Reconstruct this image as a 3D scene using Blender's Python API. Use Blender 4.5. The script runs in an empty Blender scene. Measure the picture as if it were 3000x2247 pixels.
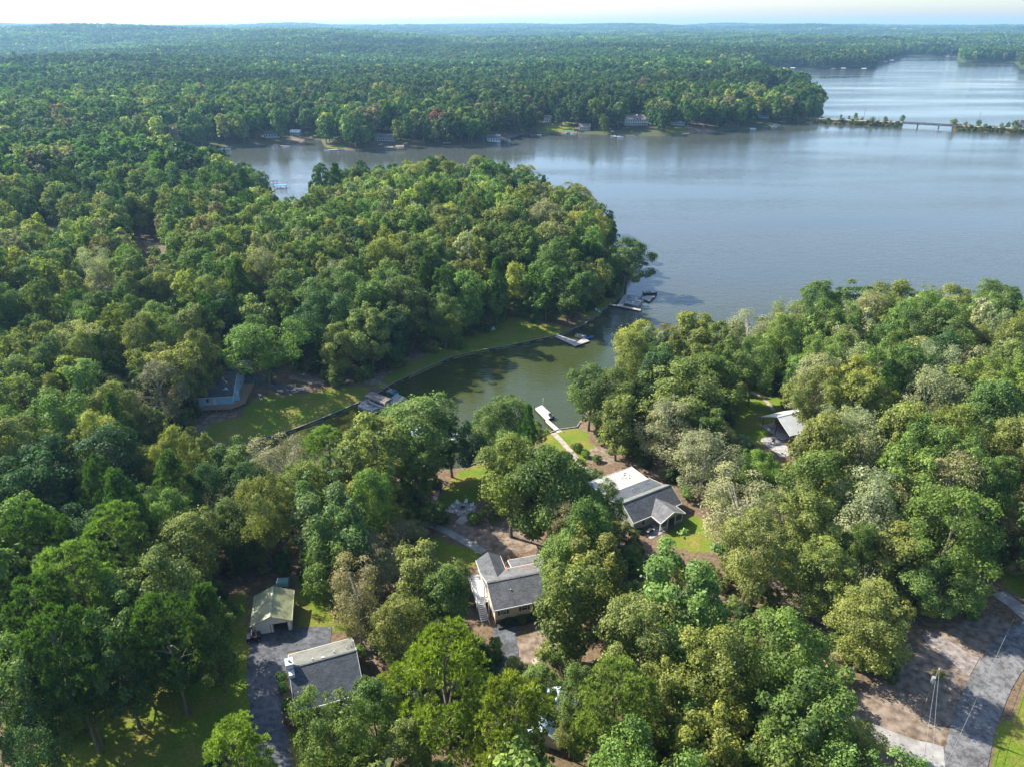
import bpy, math, random
import numpy as np
from mathutils import Vector, Matrix
from mathutils.bvhtree import BVHTree

rng = np.random.default_rng(7)
random.seed(7)
SC = bpy.context.scene
COL = SC.collection

# ------------------------------------------------------------------ camera
CAM = np.array([0., 0., 108.])
FPX = 2081.0                       # focal length in pixels of the 3000 px wide photograph
PITCH = math.atan((1123.5 - 68) / FPX)
cd = bpy.data.cameras.new("camera")
cam = bpy.data.objects.new("camera", cd)
COL.objects.link(cam)
cd.sensor_fit = 'HORIZONTAL'
cd.sensor_width = 36.0
cd.lens = 36.0 * FPX / 3000.0
cd.clip_start = 1.0
cd.clip_end = 40000.0
cam.location = CAM
cam.rotation_euler = (math.pi / 2 - PITCH, 0, 0)
SC.camera = cam

# ------------------------------------------------------------------ sky, sun, exposure
SUN_EL = math.radians(38)
SUN_AZ = math.radians(-60)         # measured from +Y (view direction) towards +X
world = bpy.data.worlds.new("World")
SC.world = world
world.use_nodes = True
wn = world.node_tree.nodes
wl = world.node_tree.links
wn.clear()
sky = wn.new("ShaderNodeTexSky")
sky.sky_type = 'NISHITA'
sky.sun_disc = False
sky.sun_elevation = SUN_EL
sky.sun_rotation = SUN_AZ
sky.altitude = 150
sky.air_density = 1.0
sky.dust_density = 1.4
sky.ozone_density = 3.4
bg = wn.new("ShaderNodeBackground")
bg.inputs[1].default_value = 0.13
wo = wn.new("ShaderNodeOutputWorld")
wl.new(sky.outputs[0], bg.inputs[0])
wl.new(bg.outputs[0], wo.inputs[0])

sd = bpy.data.lights.new("sun", 'SUN')
sd.energy = 5.0
sd.angle = math.radians(0.55)
sd.color = (1.0, 0.94, 0.83)
sun = bpy.data.objects.new("sun", sd)
COL.objects.link(sun)
S = Vector((math.sin(SUN_AZ) * math.cos(SUN_EL), math.cos(SUN_AZ) * math.cos(SUN_EL), math.sin(SUN_EL)))
sun.rotation_euler = (-S).to_track_quat('-Z', 'Y').to_euler()
sun.location = (-60, 40, 140)

SC.view_settings.view_transform = 'Standard'
SC.view_settings.look = 'None'
SC.view_settings.exposure = 1.3
SC.view_settings.gamma = 1.0
SC.view_settings.use_curve_mapping = False
SC.render.engine = 'CYCLES'
cy = SC.cycles
cy.max_bounces = 5
cy.diffuse_bounces = 2
cy.glossy_bounces = 2
cy.transmission_bounces = 3
cy.transparent_max_bounces = 6
cy.volume_bounces = 0
cy.sample_clamp_indirect = 6.0
cy.use_denoising = True

# ------------------------------------------------------------------ pixel <-> place
FWD = np.array([0, math.cos(PITCH), -math.sin(PITCH)])
UPV = np.array([0, math.sin(PITCH), math.cos(PITCH)])
RT = np.array([1., 0, 0])
V = 3000.0 / 2212.0                # overview picture -> photograph pixels


def ray(px, py):
    return FWD + RT * ((px - 1500) / FPX) + UPV * ((1123.5 - py) / FPX)


def unp(px, py, z=0.0):
    d = ray(px, py)
    return CAM + d * ((z - CAM[2]) / d[2])


def proj(P):
    v = np.asarray(P, float) - CAM
    w = np.maximum(v @ FWD, 1e-3)
    return 1500 + FPX * (v @ RT) / w, 1123.5 - FPX * (v @ UPV) / w, w


# ------------------------------------------------------------------ materials
MATS = {}


def nodes_of(name):
    m = bpy.data.materials.new(name)
    m.use_nodes = True
    nt = m.node_tree
    nt.nodes.clear()
    out = nt.nodes.new("ShaderNodeOutputMaterial")
    MATS[name] = m
    return m, nt.nodes, nt.links, out


def simple(name, col, rough=0.7, var=0.15, scale=3.0, spec=0.3, metal=0.0, bump=0.0, bscale=20.0, col2=None):
    m, n, l, out = nodes_of(name)
    b = n.new("ShaderNodeBsdfPrincipled")
    tc = n.new("ShaderNodeTexCoord")
    nz = n.new("ShaderNodeTexNoise")
    nz.inputs['Scale'].default_value = scale
    nz.inputs['Detail'].default_value = 5
    cr = n.new("ShaderNodeValToRGB")
    c2 = col2 if col2 else tuple(min(1, c * (1 + var)) for c in col)
    c1 = tuple(c * (1 - var) for c in col)
    cr.color_ramp.elements[0].color = (*c1, 1)
    cr.color_ramp.elements[1].color = (*c2, 1)
    cr.color_ramp.elements[0].position = 0.35
    cr.color_ramp.elements[1].position = 0.68
    l.new(tc.outputs['Object'], nz.inputs['Vector'])
    l.new(nz.outputs['Fac'], cr.inputs[0])
    l.new(cr.outputs[0], b.inputs['Base Color'])
    b.inputs['Roughness'].default_value = rough
    b.inputs['Metallic'].default_value = metal
    b.inputs['Specular IOR Level'].default_value = spec
    if bump:
        n2 = n.new("ShaderNodeTexNoise")
        n2.inputs['Scale'].default_value = bscale
        l.new(tc.outputs['Object'], n2.inputs['Vector'])
        bp = n.new("ShaderNodeBump")
        bp.inputs['Strength'].default_value = bump
        bp.inputs['Distance'].default_value = 0.05
        l.new(n2.outputs['Fac'], bp.inputs['Height'])
        l.new(bp.outputs[0], b.inputs['Normal'])
    l.new(b.outputs[0], out.inputs[0])
    return m


def shingle(name, col, var=0.25):
    """asphalt shingle roof: courses and single tabs as colour grain and fine relief"""
    m, n, l, out = nodes_of(name)
    b = n.new("ShaderNodeBsdfPrincipled")
    tc = n.new("ShaderNodeTexCoord")
    br = n.new("ShaderNodeTexBrick")
    br.inputs['Scale'].default_value = 1.0
    br.inputs['Brick Width'].default_value = 0.45
    br.inputs['Row Height'].default_value = 0.2
    br.inputs['Mortar Size'].default_value = 0.02
    br.inputs['Color1'].default_value = (*[c * (1 - var) for c in col], 1)
    br.inputs['Color2'].default_value = (*[c * (1 + var) for c in col], 1)
    br.inputs['Mortar'].default_value = (*[c * 0.45 for c in col], 1)
    nz = n.new("ShaderNodeTexNoise")
    nz.inputs['Scale'].default_value = 0.6
    nz.inputs['Detail'].default_value = 6
    mx = n.new("ShaderNodeMix")
    mx.data_type = 'RGBA'
    mx.blend_type = 'MULTIPLY'
    mx.inputs[0].default_value = 0.8
    cr = n.new("ShaderNodeValToRGB")
    cr.color_ramp.elements[0].color = (0.72, 0.72, 0.72, 1)
    cr.color_ramp.elements[1].color = (1.12, 1.12, 1.1, 1)
    cr.color_ramp.elements[0].position = 0.35
    cr.color_ramp.elements[1].position = 0.65
    l.new(tc.outputs['Object'], br.inputs['Vector'])
    l.new(tc.outputs['Object'], nz.inputs['Vector'])
    l.new(nz.outputs['Fac'], cr.inputs[0])
    l.new(br.outputs['Color'], mx.inputs[6])
    l.new(cr.outputs[0], mx.inputs[7])
    n3 = n.new("ShaderNodeTexNoise")
    n3.inputs['Scale'].default_value = 2.4
    n3.inputs['Detail'].default_value = 9
    n3.inputs['Roughness'].default_value = .7
    l.new(tc.outputs['Object'], n3.inputs['Vector'])
    c3 = n.new("ShaderNodeValToRGB")
    c3.color_ramp.elements[0].position = .60
    c3.color_ramp.elements[1].position = .66
    c3.color_ramp.elements[1].color = (.75, .75, .75, 1)
    l.new(n3.outputs['Fac'], c3.inputs[0])
    m3 = n.new("ShaderNodeMix")
    m3.data_type = 'RGBA'
    l.new(c3.outputs[0], m3.inputs[0])
    l.new(mx.outputs[2], m3.inputs[6])
    m3.inputs[7].default_value = (.15, .105, .06, 1)
    l.new(m3.outputs[2], b.inputs['Base Color'])
    bp = n.new("ShaderNodeBump")
    bp.inputs['Strength'].default_value = 0.5
    bp.inputs['Distance'].default_value = 0.02
    l.new(br.outputs['Fac'], bp.inputs['Height'])
    l.new(bp.outputs[0], b.inputs['Normal'])
    b.inputs['Roughness'].default_value = 0.85
    b.inputs['Specular IOR Level'].default_value = 0.25
    l.new(b.outputs[0], out.inputs[0])
    return m


def tarmac(name, col):
    """worn tarmac: patches, tyre-polished lightness and stains"""
    m, n, l, out = nodes_of(name)
    b = n.new("ShaderNodeBsdfPrincipled")
    geo = n.new("ShaderNodeNewGeometry")

    def ramp(fac, a, c, p0, p1):
        r = n.new("ShaderNodeValToRGB")
        r.color_ramp.elements[0].color = (a, a, a, 1)
        r.color_ramp.elements[1].color = (c, c, c, 1)
        r.color_ramp.elements[0].position = p0
        r.color_ramp.elements[1].position = p1
        l.new(fac, r.inputs[0])
        return r.outputs[0]

    def noise(sc, de):
        z = n.new("ShaderNodeTexNoise")
        z.inputs['Scale'].default_value = sc
        z.inputs['Detail'].default_value = de
        l.new(geo.outputs['Position'], z.inputs['Vector'])
        return z.outputs['Fac']

    def mul(a, c):
        x = n.new("ShaderNodeMix")
        x.data_type = 'RGBA'
        x.blend_type = 'MULTIPLY'
        x.inputs[0].default_value = 1.0
        l.new(a, x.inputs[6])
        if isinstance(c, tuple):
            x.inputs[7].default_value = c
        else:
            l.new(c, x.inputs[7])
        return x.outputs[2]
    c = mul(ramp(noise(.35, 6), .72, 1.25, .35, .66), ramp(noise(5, 6), .78, 1.2, .35, .65))
    c = mul(c, ramp(noise(1.1, 10), .7, 1.1, .42, .52))
    c = mul(c, (*col, 1))
    l.new(c, b.inputs['Base Color'])
    b.inputs['Roughness'].default_value = .85
    b.inputs['Specular IOR Level'].default_value = .25
    l.new(b.outputs[0], out.inputs[0])
    return m


tarmac('asphalt', (0.085, 0.09, 0.10))
tarmac('road_asphalt', (0.135, 0.132, 0.13))
simple('concrete', (0.27, 0.255, 0.235), 0.85, 0.3, 0.6, bump=0.3)
simple('concrete_warm', (0.30, 0.255, 0.215), 0.85, 0.25, 0.8, bump=0.2)
simple('gravel', (0.215, 0.185, 0.165), 0.95, 0.45, 0.9, bump=0.6)
simple('pavers', (0.38, 0.31, 0.27), 0.9, 0.3, 2.2, bump=0.4)
simple('white_paint', (0.56, 0.56, 0.54), 0.55, 0.08, 2.0)
simple('cream_siding', (0.55, 0.45, 0.34), 0.65, 0.1, 1.5, bump=0.1)
simple('pale_siding', (0.55, 0.58, 0.60), 0.6, 0.1, 1.5)
simple('blue_siding', (0.30, 0.47, 0.58), 0.6, 0.1, 1.5)
simple('green_siding', (0.30, 0.33, 0.27), 0.65, 0.12, 1.5)
simple('grey_siding', (0.34, 0.36, 0.37), 0.65, 0.12, 1.5)
simple('brick_base', (0.20, 0.13, 0.10), 0.9, 0.3, 8.0)
simple('dark_inside', (0.02, 0.02, 0.022), 0.9, 0.1, 3.0)
simple('glass', (0.03, 0.04, 0.05), 0.06, 0.2, 1.0, spec=0.8)
simple('shutter', (0.03, 0.045, 0.04), 0.6, 0.2, 4.0)
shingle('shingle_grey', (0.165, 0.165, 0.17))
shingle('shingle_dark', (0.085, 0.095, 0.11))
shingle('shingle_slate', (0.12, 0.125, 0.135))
shingle('shingle_pale', (0.18, 0.185, 0.165), 0.15)  # sunlit slopes with the light in the colour; ridge caps too
shingle('shingle_tan', (0.30, 0.24, 0.20))
simple('membrane_white', (0.40, 0.38, 0.35), 0.6, 0.12, 0.7)
simple('metal_green', (0.34, 0.35, 0.20), 0.45, 0.22, 0.5, spec=0.5)
simple('metal_pale', (0.60, 0.61, 0.62), 0.4, 0.1, 0.6, spec=0.5)
simple('metal_blue', (0.45, 0.56, 0.66), 0.45, 0.12, 0.6, spec=0.5)
simple('metal_teal', (0.10, 0.40, 0.46), 0.45, 0.12, 0.6, spec=0.5)
simple('roof_green', (0.03, 0.25, 0.16), 0.5, 0.15, 0.6, spec=0.5)
simple('flash_rust', (0.45, 0.17, 0.08), 0.8, 0.3, 2.0)
simple('timber', (0.30, 0.21, 0.14), 0.8, 0.3, 3.0, bump=0.2)
simple('timber_grey', (0.34, 0.32, 0.30), 0.85, 0.25, 1.6, bump=0.25)
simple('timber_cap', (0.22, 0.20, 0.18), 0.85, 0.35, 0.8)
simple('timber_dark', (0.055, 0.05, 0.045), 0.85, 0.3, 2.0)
simple('dock_pale', (0.44, 0.43, 0.41), 0.75, 0.12, 1.2)
simple('dock_red', (0.38, 0.20, 0.17), 0.8, 0.15, 1.2)
simple('canvas_brown', (0.165, 0.14, 0.13), 0.8, 0.25, 1.4)
simple('canvas_navy', (0.035, 0.05, 0.10), 0.8, 0.2, 1.4)
simple('canvas_grey', (0.19, 0.205, 0.23), 0.75, 0.15, 1.4)
simple('alloy', (0.62, 0.64, 0.66), 0.35, 0.08, 2.0, metal=0.7, spec=0.5)
simple('gelcoat_white', (0.78, 0.79, 0.80), 0.25, 0.04, 2.0, spec=0.5)
simple('gelcoat_dark', (0.05, 0.02, 0.025), 0.2, 0.1, 2.0, spec=0.6)
simple('gelcoat_blue', (0.06, 0.22, 0.55), 0.25, 0.1, 2.0, spec=0.5)
simple('seat_beige', (0.52, 0.46, 0.38), 0.7, 0.12, 2.0)
simple('black_rubber', (0.02, 0.02, 0.02), 0.8, 0.1, 2.0)
simple('pole_wood', (0.16, 0.13, 0.11), 0.9, 0.3, 4.0)
simple('steel_grey', (0.42, 0.44, 0.46), 0.45, 0.1, 2.0, metal=0.5, spec=0.5)
simple('wire', (0.22, 0.23, 0.24), 0.4, 0.05, 1.0, spec=0.5)
simple('plastic_white', (0.75, 0.75, 0.73), 0.5, 0.05, 2.0)
simple('car_paint', (0.42, 0.52, 0.60), 0.3, 0.05, 2.0, spec=0.6)
simple('flag_cloth', (0.20, 0.16, 0.45), 0.8, 0.3, 5.0)
simple('teal_paint', (0.16, 0.30, 0.30), 0.6, 0.15, 3.0)
simple('stone', (0.30, 0.27, 0.24), 0.9, 0.35, 1.4, bump=0.5)
simple('bark', (0.15, 0.115, 0.09), 0.95, 0.35, 2.5, bump=0.4, bscale=9)
simple('bark_pale', (0.30, 0.27, 0.23), 0.95, 0.3, 2.5, bump=0.3, bscale=9)
simple('causeway_grass', (0.075, 0.085, 0.025), 0.95, 0.35, 0.25, col2=(0.13, 0.10, 0.04))


def leaf_material(name, instanced, transl=0.38):
    m, n, l, out = nodes_of(name)
    if instanced:
        src = n.new("ShaderNodeAttribute")
        src.attribute_type = 'INSTANCER'
        src.attribute_name = 'tint'
        base = src.outputs['Color']
    else:
        src = n.new("ShaderNodeObjectInfo")
        base = src.outputs['Color']
    va = n.new("ShaderNodeAttribute")
    va.attribute_name = 'var'
    cr = n.new("ShaderNodeValToRGB")
    cr.color_ramp.elements[0].color = (0.50, 0.56, 0.52, 1)
    cr.color_ramp.elements[1].color = (1.6, 1.52, 1.4, 1)
    l.new(va.outputs['Fac'], cr.inputs[0])
    mx = n.new("ShaderNodeMix")
    mx.data_type = 'RGBA'
    mx.blend_type = 'MULTIPLY'
    mx.inputs[0].default_value = 1.0
    l.new(base, mx.inputs[6])
    l.new(cr.outputs[0], mx.inputs[7])
    m2 = n.new("ShaderNodeMix")
    m2.data_type = 'RGBA'
    m2.blend_type = 'MULTIPLY'
    m2.inputs[0].default_value = 1.0
    m2.inputs[7].default_value = (1.2, 1.4, 0.55, 1)
    l.new(mx.outputs[2], m2.inputs[6])
    d = n.new("ShaderNodeBsdfDiffuse")
    t = n.new("ShaderNodeBsdfTranslucent")
    g = n.new("ShaderNodeBsdfGlossy")
    g.inputs['Roughness'].default_value = 0.5
    g.inputs['Color'].default_value = (0.9, 0.95, 1.0, 1)
    l.new(mx.outputs[2], d.inputs[0])
    l.new(m2.outputs[2], t.inputs[0])
    s1 = n.new("ShaderNodeMixShader")
    s1.inputs[0].default_value = transl
    l.new(d.outputs[0], s1.inputs[1])
    l.new(t.outputs[0], s1.inputs[2])
    s2 = n.new("ShaderNodeMixShader")
    s2.inputs[0].default_value = 0.012
    l.new(s1.outputs[0], s2.inputs[1])
    l.new(g.outputs[0], s2.inputs[2])
    l.new(s2.outputs[0], out.inputs[0])
    return m


leaf_material('foliage', False)
leaf_material('foliage_mass', True)


# ------------------------------------------------------------------ mesh helpers
def np_mesh(name, v, f, mats, smooth=False, var=None, midx=None):
    """v (N,3), f (M,k) with k = 3 or 4"""
    v = np.asarray(v, np.float32)
    f = np.asarray(f, np.int32)
    me = bpy.data.meshes.new(name)
    k = f.shape[1]
    me.vertices.add(len(v))
    me.vertices.foreach_set('co', v.ravel())
    me.loops.add(f.size)
    me.loops.foreach_set('vertex_index', f.ravel())
    me.polygons.add(len(f))
    me.polygons.foreach_set('loop_start', np.arange(0, f.size, k, dtype=np.int32))
    me.polygons.foreach_set('loop_total', np.full(len(f), k, np.int32))
    if midx is not None:
        me.polygons.foreach_set('material_index', np.asarray(midx, np.int32))
    if smooth:
        me.polygons.foreach_set('use_smooth', np.ones(len(f), bool))
    for m in mats:
        me.materials.append(MATS[m])
    if var is not None:
        a = me.attributes.new('var', 'FLOAT', 'POINT')
        a.data.foreach_set('value', np.asarray(var, np.float32))
    me.update()
    me.validate()
    return me


class MB:
    def __init__(s):
        s.v = []
        s.f = []

    def add(s, vs, fs):
        o = len(s.v)
        s.v += [tuple(map(float, q)) for q in vs]
        s.f += [tuple(i + o for i in q) for q in fs]
        return s

    def box(s, x0, y0, z0, x1, y1, z1):
        vs = [(x, y, z) for z in (z0, z1) for x, y in ((x0, y0), (x1, y0), (x1, y1), (x0, y1))]
        return s.add(vs, [(3, 2, 1, 0), (4, 5, 6, 7), (0, 1, 5, 4), (1, 2, 6, 5), (2, 3, 7, 6), (3, 0, 4, 7)])

    def ext_x(s, prof, x0, x1):
        """profile in (y, z), counter-clockwise seen from +x, extruded along x"""
        n = len(prof)
        vs = [(x0, y, z) for y, z in prof] + [(x1, y, z) for y, z in prof]
        fs = [tuple(range(n))[::-1], tuple(range(n, 2 * n))]
        fs += [(i, (i + 1) % n, n + (i + 1) % n, n + i) for i in range(n)]
        return s.add(vs, fs)

    def ext_y(s, prof, y0, y1):
        n = len(prof)
        vs = [(x, y0, z) for x, z in prof] + [(x, y1, z) for x, z in prof]
        fs = [tuple(range(n)), tuple(range(n, 2 * n))[::-1]]
        fs += [(i, n + i, n + (i + 1) % n, (i + 1) % n) for i in range(n)]
        return s.add(vs, fs)

    def ext_z(s, prof, z0, z1):
        n = len(prof)
        vs = [(x, y, z0) for x, y in prof] + [(x, y, z1) for x, y in prof]
        fs = [tuple(range(n))[::-1], tuple(range(n, 2 * n))]
        fs += [(i, (i + 1) % n, n + (i + 1) % n, n + i) for i in range(n)]
        return s.add(vs, fs)

    def tube(s, pts, rad, k=6):
        pts = [Vector(p) for p in pts]
        if not hasattr(rad, '__len__'):
            rad = [rad] * len(pts)
        o = len(s.v)
        for i, p in enumerate(pts):
            d = (pts[min(i + 1, len(pts) - 1)] - pts[max(i - 1, 0)]).normalized()
            a = d.orthogonal().normalized() if abs(d.z) < 0.9 else Vector((1, 0, 0))
            a = (a - d * a.dot(d)).normalized()
            b = d.cross(a)
            for j in range(k):
                t = 2 * math.pi * j / k
                s.v.append(tuple(p + (a * math.cos(t) + b * math.sin(t)) * rad[i]))
        for i in range(len(pts) - 1):
            for j in range(k):
                s.f.append((o + i * k + j, o + i * k + (j + 1) % k, o + (i + 1) * k + (j + 1) % k, o + (i + 1) * k + j))
        s.f.append(tuple(o + j for j in range(k))[::-1])
        s.f.append(tuple(o + (len(pts) - 1) * k + j for j in range(k)))
        return s

    def mesh(s, name, mat, smooth=False):
        me = bpy.data.meshes.new(name)
        me.from_pydata(s.v, [], s.f)
        me.materials.append(MATS[mat])
        if smooth:
            for p in me.polygons:
                p.use_smooth = True
        me.update()
        return me

    def build(s, name, mat, parent=None, smooth=False, label=None, kind=None):
        o = bpy.data.objects.new(name, s.mesh(name, mat, smooth))
        COL.objects.link(o)
        if parent:
            o.parent = parent
        if label:
            o['label'] = label
        if kind:
            o['kind'] = kind
        return o


def tag(o, label, cat, group=None):
    o['label'] = label
    o['category'] = cat
    if group:
        o['group'] = group
    return o


def thing(name, label, cat, loc=(0, 0, 0), rz=0.0, group=None):
    o = bpy.data.objects.new(name, None)
    o.empty_display_size = 0.5
    COL.objects.link(o)
    o.location = loc
    o.rotation_euler = (0, 0, rz)
    return tag(o, label, cat, group)


def dup(root, label, loc, rz, scale=None, group=None):
    r = root.copy()
    COL.objects.link(r)
    r.location = loc
    r.rotation_euler = (0, 0, rz)
    r['label'] = label
    if scale:
        r.scale = (scale,) * 3
    if group:
        r['group'] = group
    for ch in list(root.children):
        c = ch.copy()
        COL.objects.link(c)
        c.parent = r
        for g in list(ch.children):
            d = g.copy()
            COL.objects.link(d)
            d.parent = c
    return r


# ------------------------------------------------------------------ shoreline and terrain
SHORE_PX = [(500, 1392), (564, 1357), (717, 1303), (825, 1275), (914, 1242), (1053, 1184), (1117, 1150), (1141, 1133),
            (1250, 1082), (1326, 1050), (1400, 1033), (1490, 1017), (1626, 988), (1671, 972), (1705, 958), (1739, 936),
            (1762, 915), (1780, 897), (1818, 875), (1826, 852),
            (1850, 800), (1845, 765), (1805, 745), (1755, 705), (1690, 662), (1610, 628), (1525, 580), (1430, 552), (1310, 563),
            (1190, 576), (1075, 590), (1030, 583), (990, 580), (945, 583), (925, 620), (905, 680), (888, 700), (860, 695), (830, 668), (805, 635),
            (782, 600), (770, 566), (740, 550), (690, 542), (600, 525), (500, 505), (440, 482), (430, 462), (480, 451),
            (572, 445), (652, 431), (778, 424), (804, 427), (850, 424), (909, 409), (934, 400), (945, 415), (955, 431),
            (1024, 442), (1133, 438), (1200, 431), (1260, 424), (1300, 430), (1374, 431), (1424, 431), (1500, 402),
            (1554, 392), (1645, 388), (1779, 397), (1934, 400), (2032, 392), (2172, 381), (2285, 367), (2330, 358),
            (2395, 345), (2408, 332), (2400, 312), (2370, 288), (2330, 266), (2313, 258), (2290, 248), (2240, 238),
            (2200, 222), (2210, 208), (2248, 200), (2397, 203), (2551, 203), (2570, 190), (2631, 172), (2641, 163),
            (2735, 166), (2810, 166), (2815, 184), (2914, 184), (2969, 180), (3000, 204), (3060, 215), (3300, 235),
            (4300, 270), (4300, 900), (3600, 1040), (3200, 1035), (2930, 1025), (2660, 995), (2460, 1000), (2360, 985),
            (2200, 1040), (2000, 1095), (1850, 1125), (1740, 1185), (1700, 1240), (1690, 1255), (1640, 1262),
            (1598, 1276), (1520, 1310), (1435, 1344), (1363, 1374), (1200, 1388), (1050, 1402), (900, 1412), (760, 1432),
            (620, 1442), (520, 1420)]
SHORE = np.array([unp(*p)[:2] for p in SHORE_PX])


def inside(poly, x, y):
    r = np.zeros(np.shape(x), bool)
    n = len(poly)
    for i in range(n):
        x1, y1 = poly[i]
        x2, y2 = poly[(i + 1) % n]
        if y1 == y2:
            continue
        c = ((y1 > y) != (y2 > y)) & (x < (x2 - x1) * (y - y1) / (y2 - y1) + x1)
        r ^= c
    return r


def shore_dist(x, y):
    """signed distance inland (positive on land) and the nearest shore point"""
    best = np.full(x.shape, 1e12)
    nx = np.zeros_like(x)
    ny = np.zeros_like(x)
    for i in range(len(SHORE)):
        a = SHORE[i]
        b = SHORE[(i + 1) % len(SHORE)]
        e = b - a
        t = np.clip(((x - a[0]) * e[0] + (y - a[1]) * e[1]) / max(e @ e, 1e-9), 0, 1)
        qx = a[0] + t * e[0]
        qy = a[1] + t * e[1]
        d = (x - qx) ** 2 + (y - qy) ** 2
        k = d < best
        best[k] = d[k]
        nx[k] = qx[k]
        ny[k] = qy[k]
    d = np.sqrt(best)
    return np.where(inside(SHORE, x, y), -d, d), nx, ny


WAVES = [(rng.uniform(0, 2 * math.pi), rng.uniform(0, 2 * math.pi), k) for k in (55, 80, 120, 170, 260)]
HILLS = [(rng.uniform(0, 2 * math.pi), rng.uniform(0, 2 * math.pi), k) for k in (700, 950, 1300, 1900, 2600, 3800)]
GROUND0 = 0.45


def height(x, y, d):
    z = GROUND0 + 7.2 * (1 - np.exp(-np.maximum(d, 0) / 58.0))
    s = np.clip((d - 8) / 50.0, 0, 1)
    for a, p, k in WAVES:
        z = z + s * 0.0042 * k * np.sin((x * math.cos(a) + y * math.sin(a)) * 2 * math.pi / k + p)
    r = np.hypot(x, y)
    f = np.clip((r - 900) / 1200.0, 0, 1) * np.clip((d - 60) / 500.0, 0, 1)
    for a, p, k in HILLS:
        z = z + f * (3.0 + 0.0018 * k) * np.sin((x * math.cos(a) + y * math.sin(a)) * 2 * math.pi / k + p)
    # the long wooded ridge on the left and the rising country at the horizon
    z = z + 44 * np.exp(-((y - 4300) / 850.0) ** 2) * np.exp(-((x + 2450) / 1500.0) ** 2)
    z = z + 52 * np.clip((r - 5200) / 5000.0, 0, 1) ** 1.2 * (1 + 0.16 * np.sin(x / 1500.0 + 1.0) + 0.07 * np.sin(x / 520.0))
    return np.where(d <= 0, np.where(d < -0.05, -1.8, GROUND0), z)


def pxpoly(pts):
    return [(a * V, b * V) for a, b in pts]


LAWN = [pxpoly(p) for p in (
    [(430, 940), (500, 968), (560, 952), (670, 917), (782, 875), (812, 838), (735, 832), (640, 855), (560, 852), (530, 875), (520, 900), (455, 915)],
    [(800, 842), (842, 837), (987, 777), (1082, 757), (1202, 727), (1238, 712), (1110, 682), (1050, 700), (960, 745), (900, 775), (830, 815)],
    [(1238, 712), (1292, 682), (1342, 652), (1348, 630), (1290, 640), (1250, 690)],
    [(1160, 985), (1175, 945), (1210, 930), (1262, 925), (1278, 960), (1275, 1000), (1200, 1005)],
    [(920, 1100), (1000, 1012), (1055, 993), (1075, 1060), (985, 1110)],
    [(915, 1150), (1040, 1195), (1020, 1230), (955, 1225)],
    [(1430, 1160), (1500, 1105), (1550, 1150), (1545, 1195), (1480, 1190)],
    [(1585, 960), (1590, 850), (1640, 825), (1710, 870), (1700, 900), (1650, 960)],
    [(60, 1700), (100, 1480), (420, 1400), (480, 1290), (530, 1270), (545, 1480), (560, 1600), (600, 1700)],
    [(640, 1230), (780, 1320), (765, 1372), (720, 1362), (640, 1352)],
    [(603, 1460), (622, 1560), (640, 1700), (730, 1700), (640, 1560)],
    [(2170, 1220), (2260, 1170), (2260, 1300), (2150, 1265)],
    [(2120, 1800), (2150, 1590), (2260, 1440), (2260, 1800)])]
DIRT = [pxpoly(p) for p in (
    [(975, 1130), (1060, 1115), (1165, 1140), (1170, 1185), (1070, 1200), (1040, 1187), (960, 1150)],
    [(1105, 1390), (1190, 1345), (1220, 1380), (1150, 1430), (1115, 1430)],
    [(1478, 1085), (1560, 1155), (1650, 1215), (1840, 1350), (1790, 1375), (1560, 1215), (1545, 1160)],
    [(1790, 1545), (1950, 1440), (2010, 1370), (2160, 1320), (2190, 1350), (2085, 1480), (2045, 1610)],
    [(395, 935), (450, 900), (525, 860), (505, 905), (440, 955)],
    [(1585, 785), (1710, 825), (1690, 850), (1640, 838)],
    [(1270, 955), (1340, 985), (1320, 1005), (1265, 1005)],
    [(870, 785), (960, 745), (1000, 760), (900, 810), (850, 825)],
    [(1110, 680), (1200, 700), (1240, 712), (1220, 722), (1130, 690)],
    [(610, 815), (700, 800), (870, 790), (840, 830), (690, 825)],
    [(780, 1360), (820, 1380), (810, 1440), (785, 1420)],
    [(200, 1330), (330, 1330), (320, 1400), (100, 1480)])]

LAWN_FAR = [pxpoly(p) for p in ([(1180, 270), (1240, 258), (1250, 290), (1150, 292)], [(1345, 245), (1392, 245), (1392, 258), (1345, 256)], [(1436, 274), (1480, 270), (1492, 287), (1436, 292)],
                                [(1636, 182), (1692, 184), (1692, 193), (1636, 191)], [(480, 318), (520, 316), (560, 312), (560, 322), (480, 326)], [(700, 316), (745, 312), (760, 324), (700, 326)])]
DIRT_FAR = [pxpoly(p) for p in ([(5, 149), (90, 150), (92, 158), (5, 158)], [(1212, 258), (1252, 260), (1256, 285), (1215, 280)], [(1490, 262), (1535, 264), (1545, 290), (1480, 292)], [(600, 303), (668, 294), (672, 303), (600, 314)], [(1080, 286), (1130, 281), (1150, 289), (1080, 306)])]
A0, A1, NA = -1.30, 1.30, 250
R0, R1 = 14.0, 14200.0
NR = int(math.log(R1 / R0) / (0.0102)) + 1
ang = np.linspace(A0, A1, NA)
rad = R0 * (R1 / R0) ** (np.arange(NR) / (NR - 1))
RR, AA = np.meshgrid(rad, ang, indexing='ij')
TX = (RR * np.sin(AA)).ravel()
TY = (RR * np.cos(AA)).ravel()
TD, SX, SY = shore_dist(TX, TY)
cell = RR.ravel() * 0.0103
snap = np.abs(TD) < 0.52 * cell
TX[snap] = SX[snap]
TY[snap] = SY[snap]
TD[snap] = 0.0
TZ = height(TX, TY, TD)
ii = np.arange(NR - 1)[:, None] * NA + np.arange(NA - 1)[None, :]
TF = np.stack([ii, ii + 1, ii + NA + 1, ii + NA], -1).reshape(-1, 4)[:, ::-1]
TP = np.stack([TX, TY, TZ], 1)


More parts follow.
